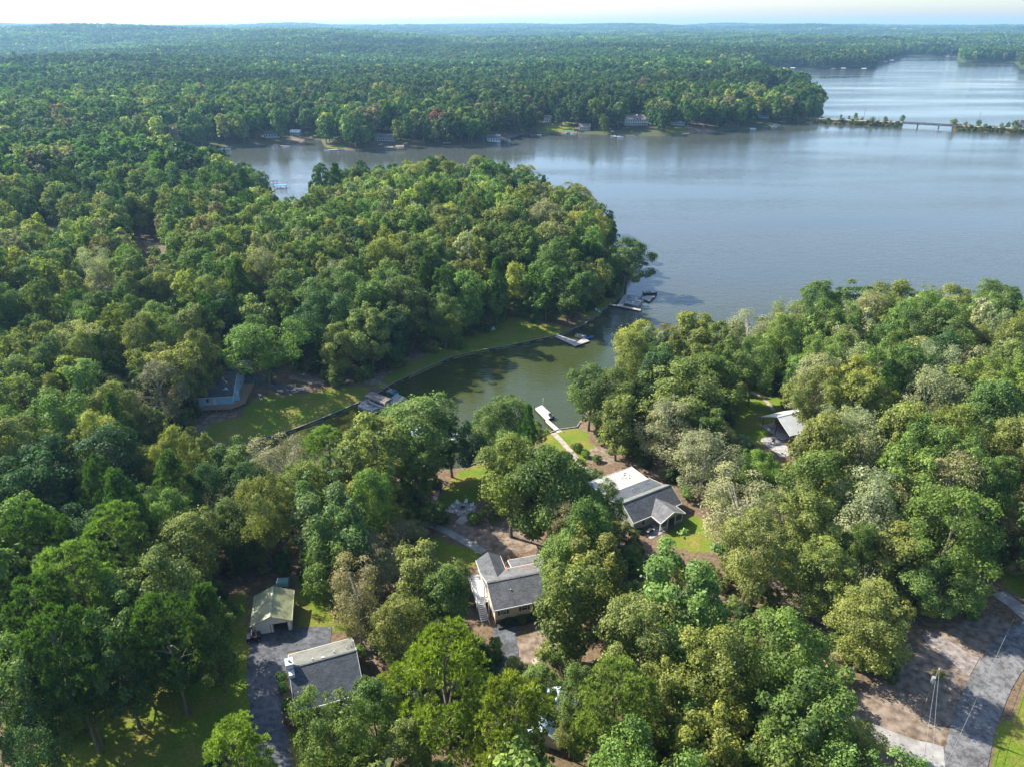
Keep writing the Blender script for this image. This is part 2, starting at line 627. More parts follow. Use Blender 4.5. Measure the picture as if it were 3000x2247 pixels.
def ground_material():
    m, n, l, out = nodes_of('ground')
    b = n.new("ShaderNodeBsdfPrincipled")
    b.inputs['Roughness'].default_value = 0.95
    b.inputs['Specular IOR Level'].default_value = 0.1
    geo = n.new("ShaderNodeNewGeometry")

    def noise(scale, detail=5):
        z = n.new("ShaderNodeTexNoise")
        z.inputs['Scale'].default_value = scale
        z.inputs['Detail'].default_value = detail
        l.new(geo.outputs['Position'], z.inputs['Vector'])
        return z.outputs['Fac']

    def ramp(fac, a, c, p0=0.35, p1=0.65):
        r = n.new("ShaderNodeValToRGB")
        r.color_ramp.elements[0].color = (*a, 1)
        r.color_ramp.elements[1].color = (*c, 1)
        r.color_ramp.elements[0].position = p0
        r.color_ramp.elements[1].position = p1
        l.new(fac, r.inputs[0])
        return r.outputs[0]

    def mixc(fac, a, c):
        x = n.new("ShaderNodeMix")
        x.data_type = 'RGBA'
        l.new(fac, x.inputs[0])
        l.new(a, x.inputs[6])
        l.new(c, x.inputs[7])
        return x.outputs[2]

    def mask(name):
        a = n.new("ShaderNodeAttribute")
        a.attribute_name = name
        s = n.new("ShaderNodeMath")
        s.operation = 'MULTIPLY_ADD'
        l.new(noise(0.55, 6), s.inputs[0])
        s.inputs[1].default_value = 1.1
        s.inputs[2].default_value = -0.55
        t = n.new("ShaderNodeMath")
        l.new(a.outputs['Fac'], t.inputs[0])
        l.new(s.outputs[0], t.inputs[1])
        r = n.new("ShaderNodeMapRange")
        r.inputs['From Min'].default_value = 0.38
        r.inputs['From Max'].default_value = 0.62
        l.new(t.outputs[0], r.inputs['Value'])
        return r.outputs[0]

    litter = mixc(noise(0.12), ramp(noise(1.7, 8), (0.10, 0.062, 0.042), (0.26, 0.165, 0.115)), ramp(noise(0.9, 8), (0.05, 0.05, 0.022), (0.15, 0.115, 0.07)))
    dirt = ramp(noise(0.8, 9), (0.115, 0.085, 0.064), (0.255, 0.20, 0.15))
    lawn = mixc(ramp(noise(0.16, 4), (0, 0, 0), (1, 1, 1), 0.42, 0.62), ramp(noise(2.6, 8), (0.07, 0.12, 0.010), (0.135, 0.185, 0.018)),
                ramp(noise(2.2, 8), (0.12, 0.12, 0.02), (0.21, 0.19, 0.045)))
    far = ramp(noise(0.02, 8), (0.03, 0.05, 0.018), (0.075, 0.095, 0.035))
    c = mixc(mask('dirt'), litter, dirt)
    c = mixc(mask('lawn'), c, lawn)
    fa = n.new("ShaderNodeAttribute")
    fa.attribute_name = 'far'
    c = mixc(fa.outputs['Fac'], c, far)
    l.new(c, b.inputs['Base Color'])
    bp = n.new("ShaderNodeBump")
    bp.inputs['Strength'].default_value = 0.6
    bp.inputs['Distance'].default_value = 0.12
    l.new(noise(4.0, 4), bp.inputs['Height'])
    l.new(bp.outputs[0], b.inputs['Normal'])
    l.new(b.outputs[0], out.inputs[0])


ground_material()
me = np_mesh('ground', TP, TF, ['ground'], smooth=True)
tpx, tpy, tw = proj(TP)
OPEN_GROUND = np.zeros(len(TP), np.float32)
for nm, polys in (('lawn', LAWN), ('dirt', DIRT)):
    k = np.zeros(len(TP), np.float32)
    for p in polys:
        k = np.maximum(k, inside(p, tpx, tpy).astype(np.float32))
    k[RR.ravel() > 420] = 0
    for p in (LAWN_FAR if nm == 'lawn' else DIRT_FAR):
        k = np.maximum(k, inside(p, tpx, tpy).astype(np.float32))
    OPEN_GROUND = np.maximum(OPEN_GROUND, k)
    g2 = k.reshape(NR, NA)
    sm = g2.copy()
    sm[1:-1, 1:-1] = (g2[1:-1, 1:-1] * 2 + g2[:-2, 1:-1] + g2[2:, 1:-1] + g2[1:-1, :-2] + g2[1:-1, 2:]) / 6
    a = me.attributes.new(nm, 'FLOAT', 'POINT')
    a.data.foreach_set('value', sm.ravel().astype(np.float32))
a = me.attributes.new('far', 'FLOAT', 'POINT')
a.data.foreach_set('value', (np.clip((RR.ravel() - 500) / 400, 0, 1) * (1 - OPEN_GROUND)).astype(np.float32))
ground = bpy.data.objects.new('ground', me)
COL.objects.link(ground)
ground['kind'] = 'structure'
ground['label'] = 'wooded ground with lawns, leaf litter and bare earth rising from the lake'

near = (RR.ravel() < 2500)
BVH = BVHTree.FromPolygons([tuple(p) for p in TP[:int(NR * 0.75) * NA]],
                           [tuple(map(int, f)) for f in TF[:(int(NR * 0.75) - 1) * (NA - 1)]])


def gz(x, y):
    h = BVH.ray_cast(Vector((x, y, 400)), Vector((0, 0, -1)))
    return h[0].z if h[0] is not None else 0.0


def at(px, py, dz=0.0):
    """place on the ground (or dz above it) seen at a photograph pixel"""
    d = Vector(ray(px, py)).normalized()
    o = Vector(CAM)
    if dz == 0.0:
        h = BVH.ray_cast(o, d)
        if h[0] is not None:
            return h[0]
        return Vector(unp(px, py, 0))
    lo, hi = 5.0, 3000.0
    t = lo
    while t < hi:
        p = o + d * t
        if p.z - dz <= max(gz(p.x, p.y), 0.0):
            return p
        t += 0.25 if t < 400 else 1.0
    return o + d * hi


def atv(vx, vy, dz=0.0):
    return at(vx * V, vy * V, dz)


# ------------------------------------------------------------------ water
def water_material():
    m, n, l, out = nodes_of('lake_water')
    b = n.new("ShaderNodeBsdfPrincipled")
    geo = n.new("ShaderNodeNewGeometry")
    mp = n.new("ShaderNodeMapping")
    mp.inputs['Rotation'].default_value = (0, 0, math.radians(-28))
    mp.inputs['Scale'].default_value = (0.30, 1.0, 1.0)
    l.new(geo.outputs['Position'], mp.inputs['Vector'])

    def noise(scale, detail, vec=None, rough=0.5):
        z = n.new("ShaderNodeTexNoise")
        z.inputs['Scale'].default_value = scale
        z.inputs['Detail'].default_value = detail
        z.inputs['Roughness'].default_value = rough
        l.new(vec if vec else geo.outputs['Position'], z.inputs['Vector'])
        return z.outputs['Fac']

    big = noise(0.006, 3)
    cr = n.new("ShaderNodeValToRGB")
    cr.color_ramp.elements[0].color = (0.046, 0.050, 0.009, 1)
    cr.color_ramp.elements[1].color = (0.036, 0.048, 0.012, 1)
    cr.color_ramp.elements[0].position = 0.4
    cr.color_ramp.elements[1].position = 0.6
    l.new(big, cr.inputs[0])
    sx_ = n.new("ShaderNodeSeparateXYZ")
    l.new(geo.outputs['Position'], sx_.inputs[0])
    deep = n.new("ShaderNodeMapRange")
    deep.interpolation_type = 'SMOOTHSTEP'
    deep.inputs['From Min'].default_value = 215
    deep.inputs['From Max'].default_value = 330
    l.new(sx_.outputs['Y'], deep.inputs['Value'])
    mxw = n.new("ShaderNodeMix")
    mxw.data_type = 'RGBA'
    l.new(deep.outputs[0], mxw.inputs[0])
    l.new(cr.outputs[0], mxw.inputs[6])
    mxw.inputs[7].default_value = (0.058, 0.066, 0.056, 1)
    l.new(mxw.outputs[2], b.inputs['Base Color'])
    b.inputs['Roughness'].default_value = 0.07
    b.inputs['IOR'].default_value = 1.42
    b.inputs['Specular IOR Level'].default_value = 0.5
    # wind patches set how strong the ripples are
    patch = n.new("ShaderNodeMapRange")
    mp2 = n.new("ShaderNodeMapping")
    mp2.inputs['Scale'].default_value = (0.25, 1.0, 1.0)
    mp2.inputs['Rotation'].default_value = (0, 0, math.radians(-12))
    l.new(geo.outputs['Position'], mp2.inputs['Vector'])
    l.new(noise(0.012, 4, mp2.outputs[0]), patch.inputs['Value'])
    patch.inputs['From Min'].default_value = 0.35
    patch.inputs['From Max'].default_value = 0.68
    patch.inputs['To Min'].default_value = 0.05
    patch.inputs['To Max'].default_value = 0.62
    s = n.new("ShaderNodeMath")
    s.operation = 'MULTIPLY_ADD'
    l.new(noise(0.34, 3, mp.outputs[0], 0.55), s.inputs[0])
    s.inputs[1].default_value = 1.0
    l.new(noise(1.3, 2, mp.outputs[0]), s.inputs[2])
    bp = n.new("ShaderNodeBump")
    bp.inputs['Distance'].default_value = 0.35
    l.new(patch.outputs[0], bp.inputs['Strength'])
    l.new(s.outputs[0], bp.inputs['Height'])
    l.new(bp.outputs[0], b.inputs['Normal'])
    l.new(b.outputs[0], out.inputs[0])


water_material()
x0, y0 = SHORE.min(0) - 5
x1, y1 = SHORE.max(0) + 5
w = MB().add([(x0, y0, 0), (x1, y0, 0), (x1, y1, 0), (x0, y1, 0)], [(0, 1, 2, 3)]).build('lake_water', 'lake_water', kind='structure')
w['label'] = 'rippled grey-blue lake with a green-brown cove reaching into the woods'


# ------------------------------------------------------------------ roads, drives, paths
def smooth_line(pts, step):
    pts = [np.array(p, float) for p in pts]
    out = []
    n = len(pts)
    for i in range(n - 1):
        p0, p1, p2, p3 = pts[max(i - 1, 0)], pts[i], pts[i + 1], pts[min(i + 2, n - 1)]
        k = max(1, int(np.linalg.norm((p2 - p1)[:2]) / step))
        for j in range(k):
            t = j / k
            out.append(0.5 * ((2 * p1) + (-p0 + p2) * t + (2 * p0 - 5 * p1 + 4 * p2 - p3) * t * t + (-p0 + 3 * p1 - 3 * p2 + p3) * t ** 3))
    out.append(pts[-1])
    return out


def strip(name, vpts, mat, label, dz=0.06, step=0.8, cross=5, kind='structure'):
    """ribbon laid on the ground through overview pixels (vx, vy, width in metres)"""
    P = []
    for vx, vy, wd in vpts:
        g = atv(vx, vy)
        P.append((g.x, g.y, wd))
    L = smooth_line(P, step)
    vs, fs = [], []
    for i, p in enumerate(L):
        q = L[min(i + 1, len(L) - 1)] - L[max(i - 1, 0)]
        t = np.array([q[0], q[1]])
        t /= np.linalg.norm(t) + 1e-9
        nrm = np.array([-t[1], t[0]])
        wob = 1 + (0.008 if name == 'road' else 0.03) * (math.sin(i * 1.3) + math.sin(i * 0.47))
        for c in range(cross):
            o = (c / (cross - 1) - 0.5) * p[2] * wob
            x, y = p[0] + nrm[0] * o, p[1] + nrm[1] * o
            vs.append((x, y, max(gz(x, y), 0.2) + dz))
    for i in range(len(L) - 1):
        for c in range(cross - 1):
            k = i * cross + c
            fs.append((k, k + cross, k + cross + 1, k + 1)[::-1])
    o = MB().add(vs, fs).build(name, mat, kind=kind)
    o['label'] = label
    return o


strip('road', [(2050, 1760, 5.6), (2085, 1640, 5.6), (2112, 1540, 5.6), (2160, 1440, 5.6), (2215, 1380, 5.6), (2300, 1325, 5.6)], 'road_asphalt',
      'grey asphalt road curving out of the picture at lower right', dz=0.07)
strip('driveway', [(1800, 1545, 3.0), (1880, 1578, 3.2), (1960, 1612, 3.6), (2040, 1640, 4.6)], 'concrete', 'pale concrete driveway joining the road below the utility pole', dz=0.09)
strip('driveway', [(2155, 1280, 3.2), (2190, 1305, 3.2), (2230, 1335, 4.0)], 'concrete', 'pale concrete driveway entering at the right edge', dz=0.09)
strip('gravel_turnout', [(1995, 1368, 1.2), (2015, 1380, 3.6), (2045, 1400, 4.2), (2085, 1430, 5.0), (2105, 1440, 6.0)], 'gravel', 'grey gravel turnout beside the road bend', dz=0.05)
strip('driveway', [(600, 1720, 4.6), (592, 1640, 4.6), (580, 1560, 5.2), (575, 1480, 6.0), (578, 1420, 7.0), (590, 1372, 7.5)], 'asphalt', 'dark asphalt driveway running up to the white garage', dz=0.06)
strip('driveway', [(560, 1385, 6.6), (640, 1380, 6.6), (715, 1372, 5.0)], 'asphalt', 'dark asphalt apron in front of the white garage', dz=0.075)
strip('driveway', [(1100, 1450, 4.0), (1094, 1400, 4.2), (1090, 1350, 4.6)], 'asphalt', 'narrow dark driveway below the cream house with side stairs', dz=0.06)
strip('driveway', [(500, 795, 6), (545, 815, 6), (590, 835, 5), (630, 842, 5.5), (662, 840, 4)], 'asphalt', 'dark shaded asphalt drive beside the blue house', dz=0.06)
strip('garden_path', [(1150, 1432, 1.3), (1175, 1415, 1.3), (1200, 1385, 1.3), (1225, 1360, 1.2)], 'concrete_warm', 'curved pale path across the straw yard below the cream house', dz=0.07)
strip('garden_path', [(1045, 1192, 2.0), (1010, 1172, 2.0), (960, 1145, 2.0), (915, 1128, 2.0), (905, 1118, 2.0)], 'concrete', 'curving grey concrete path above the cream house', dz=0.07)
strip('garden_path', [(915, 1120, 1.3), (930, 1095, 1.2), (945, 1065, 1.1), (940, 1050, 1.0)], 'pavers', 'narrow straw path leading down to the cove', dz=0.06)
strip('garden_path', [(1195, 935, 1.6), (1215, 955, 1.6), (1240, 985, 1.6), (1260, 1010, 1.5), (1310, 1040, 1.5)], 'concrete_warm', 'straight pale walkway from the floating dock up the lawn', dz=0.07)
strip('garden_path', [(1595, 825, 1.3), (1620, 845, 1.3), (1650, 862, 1.3), (1672, 888, 1.3)], 'concrete_warm', 'pinkish path crossing the lawn to the metal-roofed house', dz=0.07)
strip('garden_path', [(625, 815, 1.6), (680, 826, 1.8), (720, 820, 1.6), (760, 812, 1.4), (800, 820, 1.3), (835, 833, 1.3)], 'gravel', 'pale gravel path curving to the seawall by the blue house', dz=0.07)
strip('fire_pit_patio', [(972, 1092, 4.5), (1000, 1100, 5.0), (1026, 1102, 4.0)], 'pavers', 'paved fire pit patio above the curving path', dz=0.07)
strip('garden_path', [(990, 1130, 2.2), (1005, 1118, 2.4), (1010, 1105, 2.4)], 'pavers', 'short paver path between the fire pit and curving walk', dz=0.062)
strip('patio', [(1655, 945, 5.0), (1680, 965, 5.0), (1700, 985, 4.0)], 'timber_grey', 'grey paved patio in front of the metal-roofed house', dz=0.08)
strip('garden_path', [(1400, 1160, 1.8), (1420, 1150, 1.8), (1436, 1140, 1.8)], 'concrete', 'short concrete walk at the porch of the flat-roofed house', dz=0.07)
strip('driveway', [(300, 545, 5), (330, 548, 5), (360, 552, 5)], 'gravel', 'shaded lane between the trees at the left with wires above', dz=0.06)


# ------------------------------------------------------------------ seawalls
def seawall(name, i0, i1, label, top=0.75):
    P = [np.array([*SHORE[i % len(SHORE)], 0]) for i in range(i0, i1 + 1)]
    L = [P[0]]
    for a, b in zip(P[:-1], P[1:]):
        k = max(1, int(np.linalg.norm(b - a) / 2.5))
        L += [a + (b - a) * j / k for j in range(1, k + 1)]
    t = thing(name, label, 'wall', tuple(L[len(L) // 2]))
    c = L[len(L) // 2]

    def ribbon(a0, a1, z0, z1):
        vs, fs = [], []
        for i, p in enumerate(L):
            q = L[min(i + 1, len(L) - 1)] - L[max(i - 1, 0)]
            tt = np.array([q[0], q[1]]) / (np.linalg.norm(q[:2]) + 1e-9)
            nr = np.array([-tt[1], tt[0]])
            if inside(SHORE, np.array([p[0] + nr[0]]), np.array([p[1] + nr[1]]))[0]:
                nr = -nr
            for o, z in ((a0, z0), (a1, z0), (a1, z1), (a0, z1)):
                vs.append((p[0] + nr[0] * o - c[0], p[1] + nr[1] * o - c[1], z))
        for i in range(len(L) - 1):
            for k in range(4):
                fs.append((i * 4 + k, i * 4 + (k + 1) % 4, i * 4 + 4 + (k + 1) % 4, i * 4 + 4 + k))
        fs += [(0, 1, 2, 3), tuple(len(vs) - 4 + k for k in (3, 2, 1, 0))]
        return MB().add(vs, fs)
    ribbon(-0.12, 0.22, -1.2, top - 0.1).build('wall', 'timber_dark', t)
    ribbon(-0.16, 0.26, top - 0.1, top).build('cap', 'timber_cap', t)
    pm = MB()
    pm.box(-0.1, -0.1, -1.2, 0.1, 0.1, top - 0.12)
    me = pm.mesh('post', 'timber_dark')
    for p in L[1:-1:2]:
        o = bpy.data.objects.new('post', me)
        COL.objects.link(o)
        o.parent = t
        o.location = (p[0] - c[0], p[1] - c[1], 0)
        o.scale = (2.6, 2.6, 1)
    return t


seawall('seawall', 0, 19, 'long dark timber seawall with pale cap edging the cove lawn below the peninsula')
iN = SHORE_PX.index((1700, 1240))
seawall('seawall', iN, iN + 6, 'low timber seawall edging the near lawn by the floating dock')


# ------------------------------------------------------------------ houses
def window(parent, x, y, z, wd, ht, axis='y', sgn=-1, shutters=False, name='window'):
    """pane with a frame, on a wall facing axis*sgn"""
    p, f, s = MB(), MB(), MB()
    h, k = wd / 2, ht / 2

    def bx(mb, u0, v0, u1, v1, d0, d1):
        if axis == 'y':
            a, b = sorted((y + sgn * d0, y + sgn * d1))
            mb.box(x + u0, a, z + v0, x + u1, b, z + v1)
        else:
            a, b = sorted((x + sgn * d0, x + sgn * d1))
            mb.box(a, y + u0, z + v0, b, y + u1, z + v1)
    bx(p, -h, -k, h, k, 0.01, 0.04)
    pane = p.build(name, 'glass', parent)
    t = 0.09
    for q in ((-h - t, -k - t, h + t, -k), (-h - t, k, h + t, k + t), (-h - t, -k, -h, k), (h, -k, h + t, k), (-h, -0.03, h, 0.03)):
        bx(f, *q, 0.005, 0.08)
    f.build('frame', 'white_paint', pane)
    if shutters:
        for sg in (-1, 1):
            s = MB()
            c = sg * (h + t + 0.22)
            bx(s, c - 0.2, -k - t, c + 0.2, k + t, 0.005, 0.06)
            s.build('shutter', 'shutter', pane)
    return pane


def door(parent, x, y, z0, wd, ht, axis='y', sgn=-1, mat='white_paint', name='door'):
    d, h = MB(), MB()
    if axis == 'y':
        a, b = sorted((y + sgn * 0.01, y + sgn * 0.07))
        d.box(x - wd / 2, a, z0, x + wd / 2, b, z0 + ht)
        a, b = sorted((y + sgn * 0.07, y + sgn * 0.13))
        h.box(x + wd * 0.36, a, z0 + 0.95, x + wd * 0.42, b, z0 + 1.08)
    else:
        a, b = sorted((x + sgn * 0.01, x + sgn * 0.07))
        d.box(a, y - wd / 2, z0, b, y + wd / 2, z0 + ht)
        a, b = sorted((x + sgn * 0.07, x + sgn * 0.13))
        h.box(a, y + wd * 0.36, z0 + 0.95, b, y + wd * 0.42, z0 + 1.08)
    o = d.build(name, mat, parent)
    h.build('handle', 'steel_grey', o)
    return o


def gable_walls(parent, L, W, hw, hr, mat, x0=None, base=-1.6, ymid=0.0, name='wall'):
    xa = -L / 2 if x0 is None else x0
    prof = [(ymid - W / 2, base), (ymid + W / 2, base), (ymid + W / 2, hw), (ymid, hr), (ymid - W / 2, hw)]
    return MB().ext_x(prof, xa, xa + L).build(name, mat, parent)


def slope(parent, xa, xb, ya, za, yb, zb, th, mat, name='roof_slope', fascia='white_paint', ov=True):
    """roof slab from ridge (ya, za) down to eave (yb, zb), running xa..xb along the ridge; fascia board along the eave"""
    o = MB().ext_x([(ya, za), (ya, za - th), (yb, zb - th), (yb, zb)] if yb < ya else [(yb, zb), (yb, zb - th), (ya, za - th), (ya, za)], xa, xb).build(name, mat, parent)
    if fascia:
        s = -1 if yb < ya else 1
        a, b = sorted((yb + s * 0.003, yb + s * 0.10))
        MB().box(xa - 0.05, a, zb - th - 0.12, xb + 0.05, b, zb + 0.02).build('fascia', fascia, o)
        for xx, sg in ((xa, -1), (xb, 1)):
            f = MB()
            u, v = sorted((xx + sg * 0.003, xx + sg * 0.09))
            pr = [(ya, za + 0.03), (ya, za - th - 0.1), (yb, zb - th - 0.1), (yb, zb + 0.03)]
            if yb > ya:
                pr = pr[::-1]
            f.ext_x(pr, u, v)
            f.build('barge_board', fascia, o)
    return o


def ridge_cap(parent, xa, xb, y, z, mat, wd=0.22):
    return MB().ext_x([(y - wd, z - 0.02), (y + wd, z - 0.02), (y, z + 0.09)], xa, xb).build('ridge_cap', mat, parent)


def vent(parent, x, y, z, h=0.5):
    MB().tube([(x, y, z - 0.2), (x, y, z + h)], 0.09, 8).tube([(x, y, z + h), (x, y, z + h + 0.08)], 0.14, 8).build('vent_pipe', 'steel_grey', parent)


def frame_from_ridge(pa, pb, zr, g=None):
    """place and heading of a house from two photograph pixels on its ridge, zr above ground"""
    A = at(*pa, zr)
    B = at(*pb, zr)
    mid = (A + B) / 2
    z = mid.z - zr
    A = Vector(unp(*pa, z + zr))
    B = Vector(unp(*pb, z + zr))
    mid = (A + B) / 2
    d = B - A
    return Vector((mid.x, mid.y, z)), math.atan2(d.y, d.x), d.length


# --- house beside the asphalt drive (lower left)
loc, rz, Lr = frame_from_ridge((846, 1957), (1043, 1903), 6.4)
h = thing('house', 'slate-roofed house with sunlit pale far roof slope beside the asphalt drive', 'house', loc, rz)
L, W, hw, hr = Lr - 0.7, 12.6, 3.1, 6.4
gable_walls(h, L, W - 0.9, hw, hr - 0.3, 'white_paint')
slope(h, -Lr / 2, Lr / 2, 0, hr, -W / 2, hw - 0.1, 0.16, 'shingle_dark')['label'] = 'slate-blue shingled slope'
slope(h, -Lr / 2, Lr / 2, 0, hr, W / 2, hw - 0.1, 0.16, 'shingle_pale')['label'] = 'shingled slope coloured pale as the sunlit side'  # sunlit side of the same roof, its light put into a paler shingle
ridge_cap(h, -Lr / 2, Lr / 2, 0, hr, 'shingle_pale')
ch = MB().box(-Lr / 2 - 0.35, -0.2, -1.2, -Lr / 2 + 0.75, 1.2, hr + 0.9).build('chimney', 'pale_siding', h)
MB().box(-Lr / 2 - 0.45, -0.3, hr + 0.9, -Lr / 2 + 0.85, 1.3, hr + 1.05).build('chimney_cap', 'white_paint', ch)
MB().tube([(-Lr / 2 + 0.2, 0.5, hr + 1.05), (-Lr / 2 + 0.2, 0.5, hr + 1.5)], 0.2, 8).build('flue', 'steel_grey', ch)
MB().box(-Lr / 2 - 0.1, -1.5, hr - 1.25, -Lr / 2 + 0.8, -0.25, hr - 0.15).build('chimney_saddle', 'pale_siding', h)
for x_, y_ in ((2.0, 1.3), (4.2, 1.6), (-1.6, 0.5)):
    vent(h, x_, y_, hr - y_ * 0.57)
MB().box(-0.2, 0.15, hr - 0.15, 0.3, 0.5, hr + 0.15).build('roof_vent', 'pale_siding', h)
for x_ in (-4.2, -2.2, 1.5, 4.0):
    window(h, x_, -(W - 0.9) / 2, 1.7, 1.0, 1.5)
for y_ in (-3.0, 2.6):
    window(h, -L / 2, y_, 1.7, 1.0, 1.4, 'x', -1)
door(h, -0.4, -(W - 0.9) / 2, 0.2, 1.0, 2.1)

# --- two-bay garage
A = Vector(unp(800, 1717, 11.2)); B = Vector(unp(790, 1805, 11.2))
gl, grz, gL = frame_from_ridge((790, 1805), (800, 1717), 4.7)
h = thing('garage', 'white two-bay garage with olive metal roof and one open bay', 'garage', gl, grz)
W, hw, hr = 7.5, 3.0, 4.7
gw = MB()
gw.ext_x([(-W / 2 + .3, -1.2), (-W / 2 + .42, -1.2), (-W / 2 + .42, hw), (-W / 2 + .3, hw)], -gL / 2 + .3, gL / 2 - .3)
gw.ext_x([(W / 2 - .42, -1.2), (W / 2 - .3, -1.2), (W / 2 - .3, hw), (W / 2 - .42, hw)], -gL / 2 + .3, gL / 2 - .3)
gw.ext_x([(-W / 2 + .42, -1.2), (W / 2 - .42, -1.2), (W / 2 - .42, hw), (0, hr - .2), (-W / 2 + .42, hw)], gL / 2 - .42, gL / 2 - .3)
fx0, fx1 = -gL / 2 + .3, -gL / 2 + .42
for y0_, y1_ in ((-W / 2 + .42, -2.75), (-0.25, 0.35), (3.05, W / 2 - .42)):
    gw.box(fx0, y0_, -1.2, fx1, y1_, 2.4)
gw.ext_x([(-W / 2 + .42, 2.4), (W / 2 - .42, 2.4), (W / 2 - .42, hw), (0, hr - .2), (-W / 2 + .42, hw)], fx0, fx1)
gw.build('wall', 'white_paint', h)
MB().box(-gL / 2 + .42, -W / 2 + .42, -0.3, gL / 2 - .42, W / 2 - .42, 0.05).build('floor_slab', 'concrete', h)
for s in (-1, 1):
    sl = slope(h, -gL / 2, gL / 2, 0, hr, s * W / 2, hw - 0.05, 0.08, 'metal_green', fascia='metal_green')
    rb = MB()
    n_ = 26
    for i in range(n_):
        x_ = -gL / 2 + 0.12 + (gL - 0.24) * i / (n_ - 1)
        zt = lambda y_: hr - (hr - hw + 0.05) * abs(y_) / (W / 2)
        pr = [(s * 0.25, zt(.25) + .003), (s * W / 2 * 0.99, zt(W / 2 * .99) + .003), (s * W / 2 * 0.99, zt(W / 2 * .99) + .045), (s * 0.25, zt(.25) + .045)]
        rb.ext_x(pr if s > 0 else pr[::-1], x_ - 0.03, x_ + 0.03)
    rb.build('roof_rib', 'metal_green', sl, kind='stuff')
ridge_cap(h, -gL / 2, gL / 2, 0, hr, 'metal_green', 0.25)
dr = MB()
for k in range(4):
    dr.box(fx0 - 0.03, 0.36, 0.06 + k * 0.585, fx1 - 0.06, 3.04, 0.06 + k * 0.585 + 0.57)
d = dr.build('garage_door', 'white_paint', h, label='closed white roll-up door')
MB().box(fx0 - 0.07, 1.6, 0.3, fx0 - 0.03, 1.8, 0.4).build('handle', 'steel_grey', d)
for y0_, y1_ in ((-2.85, -2.75), (-0.25, -0.15), (0.26, 0.36), (3.04, 3.14)):
    MB().box(fx0 - 0.05, y0_, 0, fx0 - 0.003, y1_, 2.5).build('door_trim', 'timber_dark', h)

# --- cream house with the outside stairs (centre)
ZF = 1.9
loc, rz, Lr = frame_from_ridge((1426, 1705), (1584, 1674), 7.1)
h = thing('house', 'grey-roofed cream house with white outside stairs on its left end', 'house', loc, rz)
XA = -Lr / 2
XB = Lr / 2 + 4.0
W, hw, hr = 10.6, ZF + 2.9, 7.1
gable_walls(h, XB - XA - 0.7, W - 0.8, hw, hr - 0.25, 'cream_siding', x0=XA + 0.35, base=ZF - 0.1)
MB().box(XA + 0.5, -W / 2 + 0.55, -1.5, XB - 0.5, W / 2 - 0.55, ZF - 0.1).build('foundation', 'brick_base', h)
slope(h, XA, XB, 0, hr, -W / 2, hw - 0.1, 0.15, 'shingle_slate')['label'] = 'grey shingled slope darkened as the shaded side'  # side turned from the sun, its shade put into a darker shingle
slope(h, XA, XB, 0, hr, W / 2, hw - 0.1, 0.15, 'shingle_grey')['label'] = 'grey shingled slope lightened as the sunlit side'  # sunlit side of that roof, the light put into a lighter grey
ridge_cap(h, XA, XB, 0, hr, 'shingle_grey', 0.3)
vent(h, XA + 4.2, -2.2, hr - 1.4)
# rear wing with its own ridge (runs away from the camera)
for wx, ww, wl_, mt in ((XA + 2.6, 5.2, 4.2, 'shingle_slate'),):
    zr2 = hr - 0.75 if wx < XA + 5 else hw + 0.75
    wing = MB().ext_y([(wx - ww / 2 + .3, ZF - .1), (wx + ww / 2 - .3, ZF - .1), (wx + ww / 2 - .3, hw), (wx, zr2 - .25), (wx - ww / 2 + .3, hw)], W / 2 - 0.41, W / 2 + wl_ - 0.3).build('rear_wing', 'cream_siding', h)
    for s in (-1, 1):
        pr = [(wx, zr2), (wx, zr2 - .15), (wx + s * ww / 2, hw - .25), (wx + s * ww / 2, hw - .1)]
        MB().ext_y(pr if s < 0 else pr[::-1], 1.5, W / 2 + wl_).build('roof_slope', mt, wing)
        u, v_ = sorted((wx + s * (ww / 2 + .003), wx + s * (ww / 2 + .09)))
        MB().box(u, W / 2 + .02, hw - .36, v_, W / 2 + wl_, hw - .08).build('fascia', 'white_paint', wing)
rs = MB().box(XA + 7.0, W / 2 - 0.39, ZF - .1, XB - 0.6, W / 2 + 2.7, hw - 1.0).build('rear_porch', 'cream_siding', h)
slope(rs, XA + 6.6, XB - 0.3, W / 2 + .12, hw - .28, W / 2 + 3.2, hw - .85, .12, 'shingle_grey')
MB().box(XA + 5.25, W / 2 - 1.2, hw - 0.02, XA + 5.4, W / 2 - 0.1, hw + 0.55).build('flashing', 'flash_rust', h)
MB().box(XA + 6.6, W / 2 - 1.0, hw + 0.1, XA + 11.4, W / 2 - 0.85, hw + 0.42).build('flashing', 'flash_rust', h)
for x_, s_ in ((XA + 2.0, True), (XA + 6.2, True), (XA + 10.5, True), (XB - 2.0, False)):
    window(h, x_, -(W - 0.8) / 2, ZF + 1.75, 1.1, 1.3, shutters=s_)
door(h, XA + 8.4, -(W - 0.8) / 2, ZF, 1.0, 2.1, mat='shutter')
window(h, XA + 0.35, 2.2, ZF + 1.6, 1.0, 1.3, 'x', -1)
MB().box(XA + 0.7, -W / 2 - 0.9, -1.2, XB - 0.6, -W / 2 + 0.53, 0.9).build('planting_bed', 'timber_dark', h)
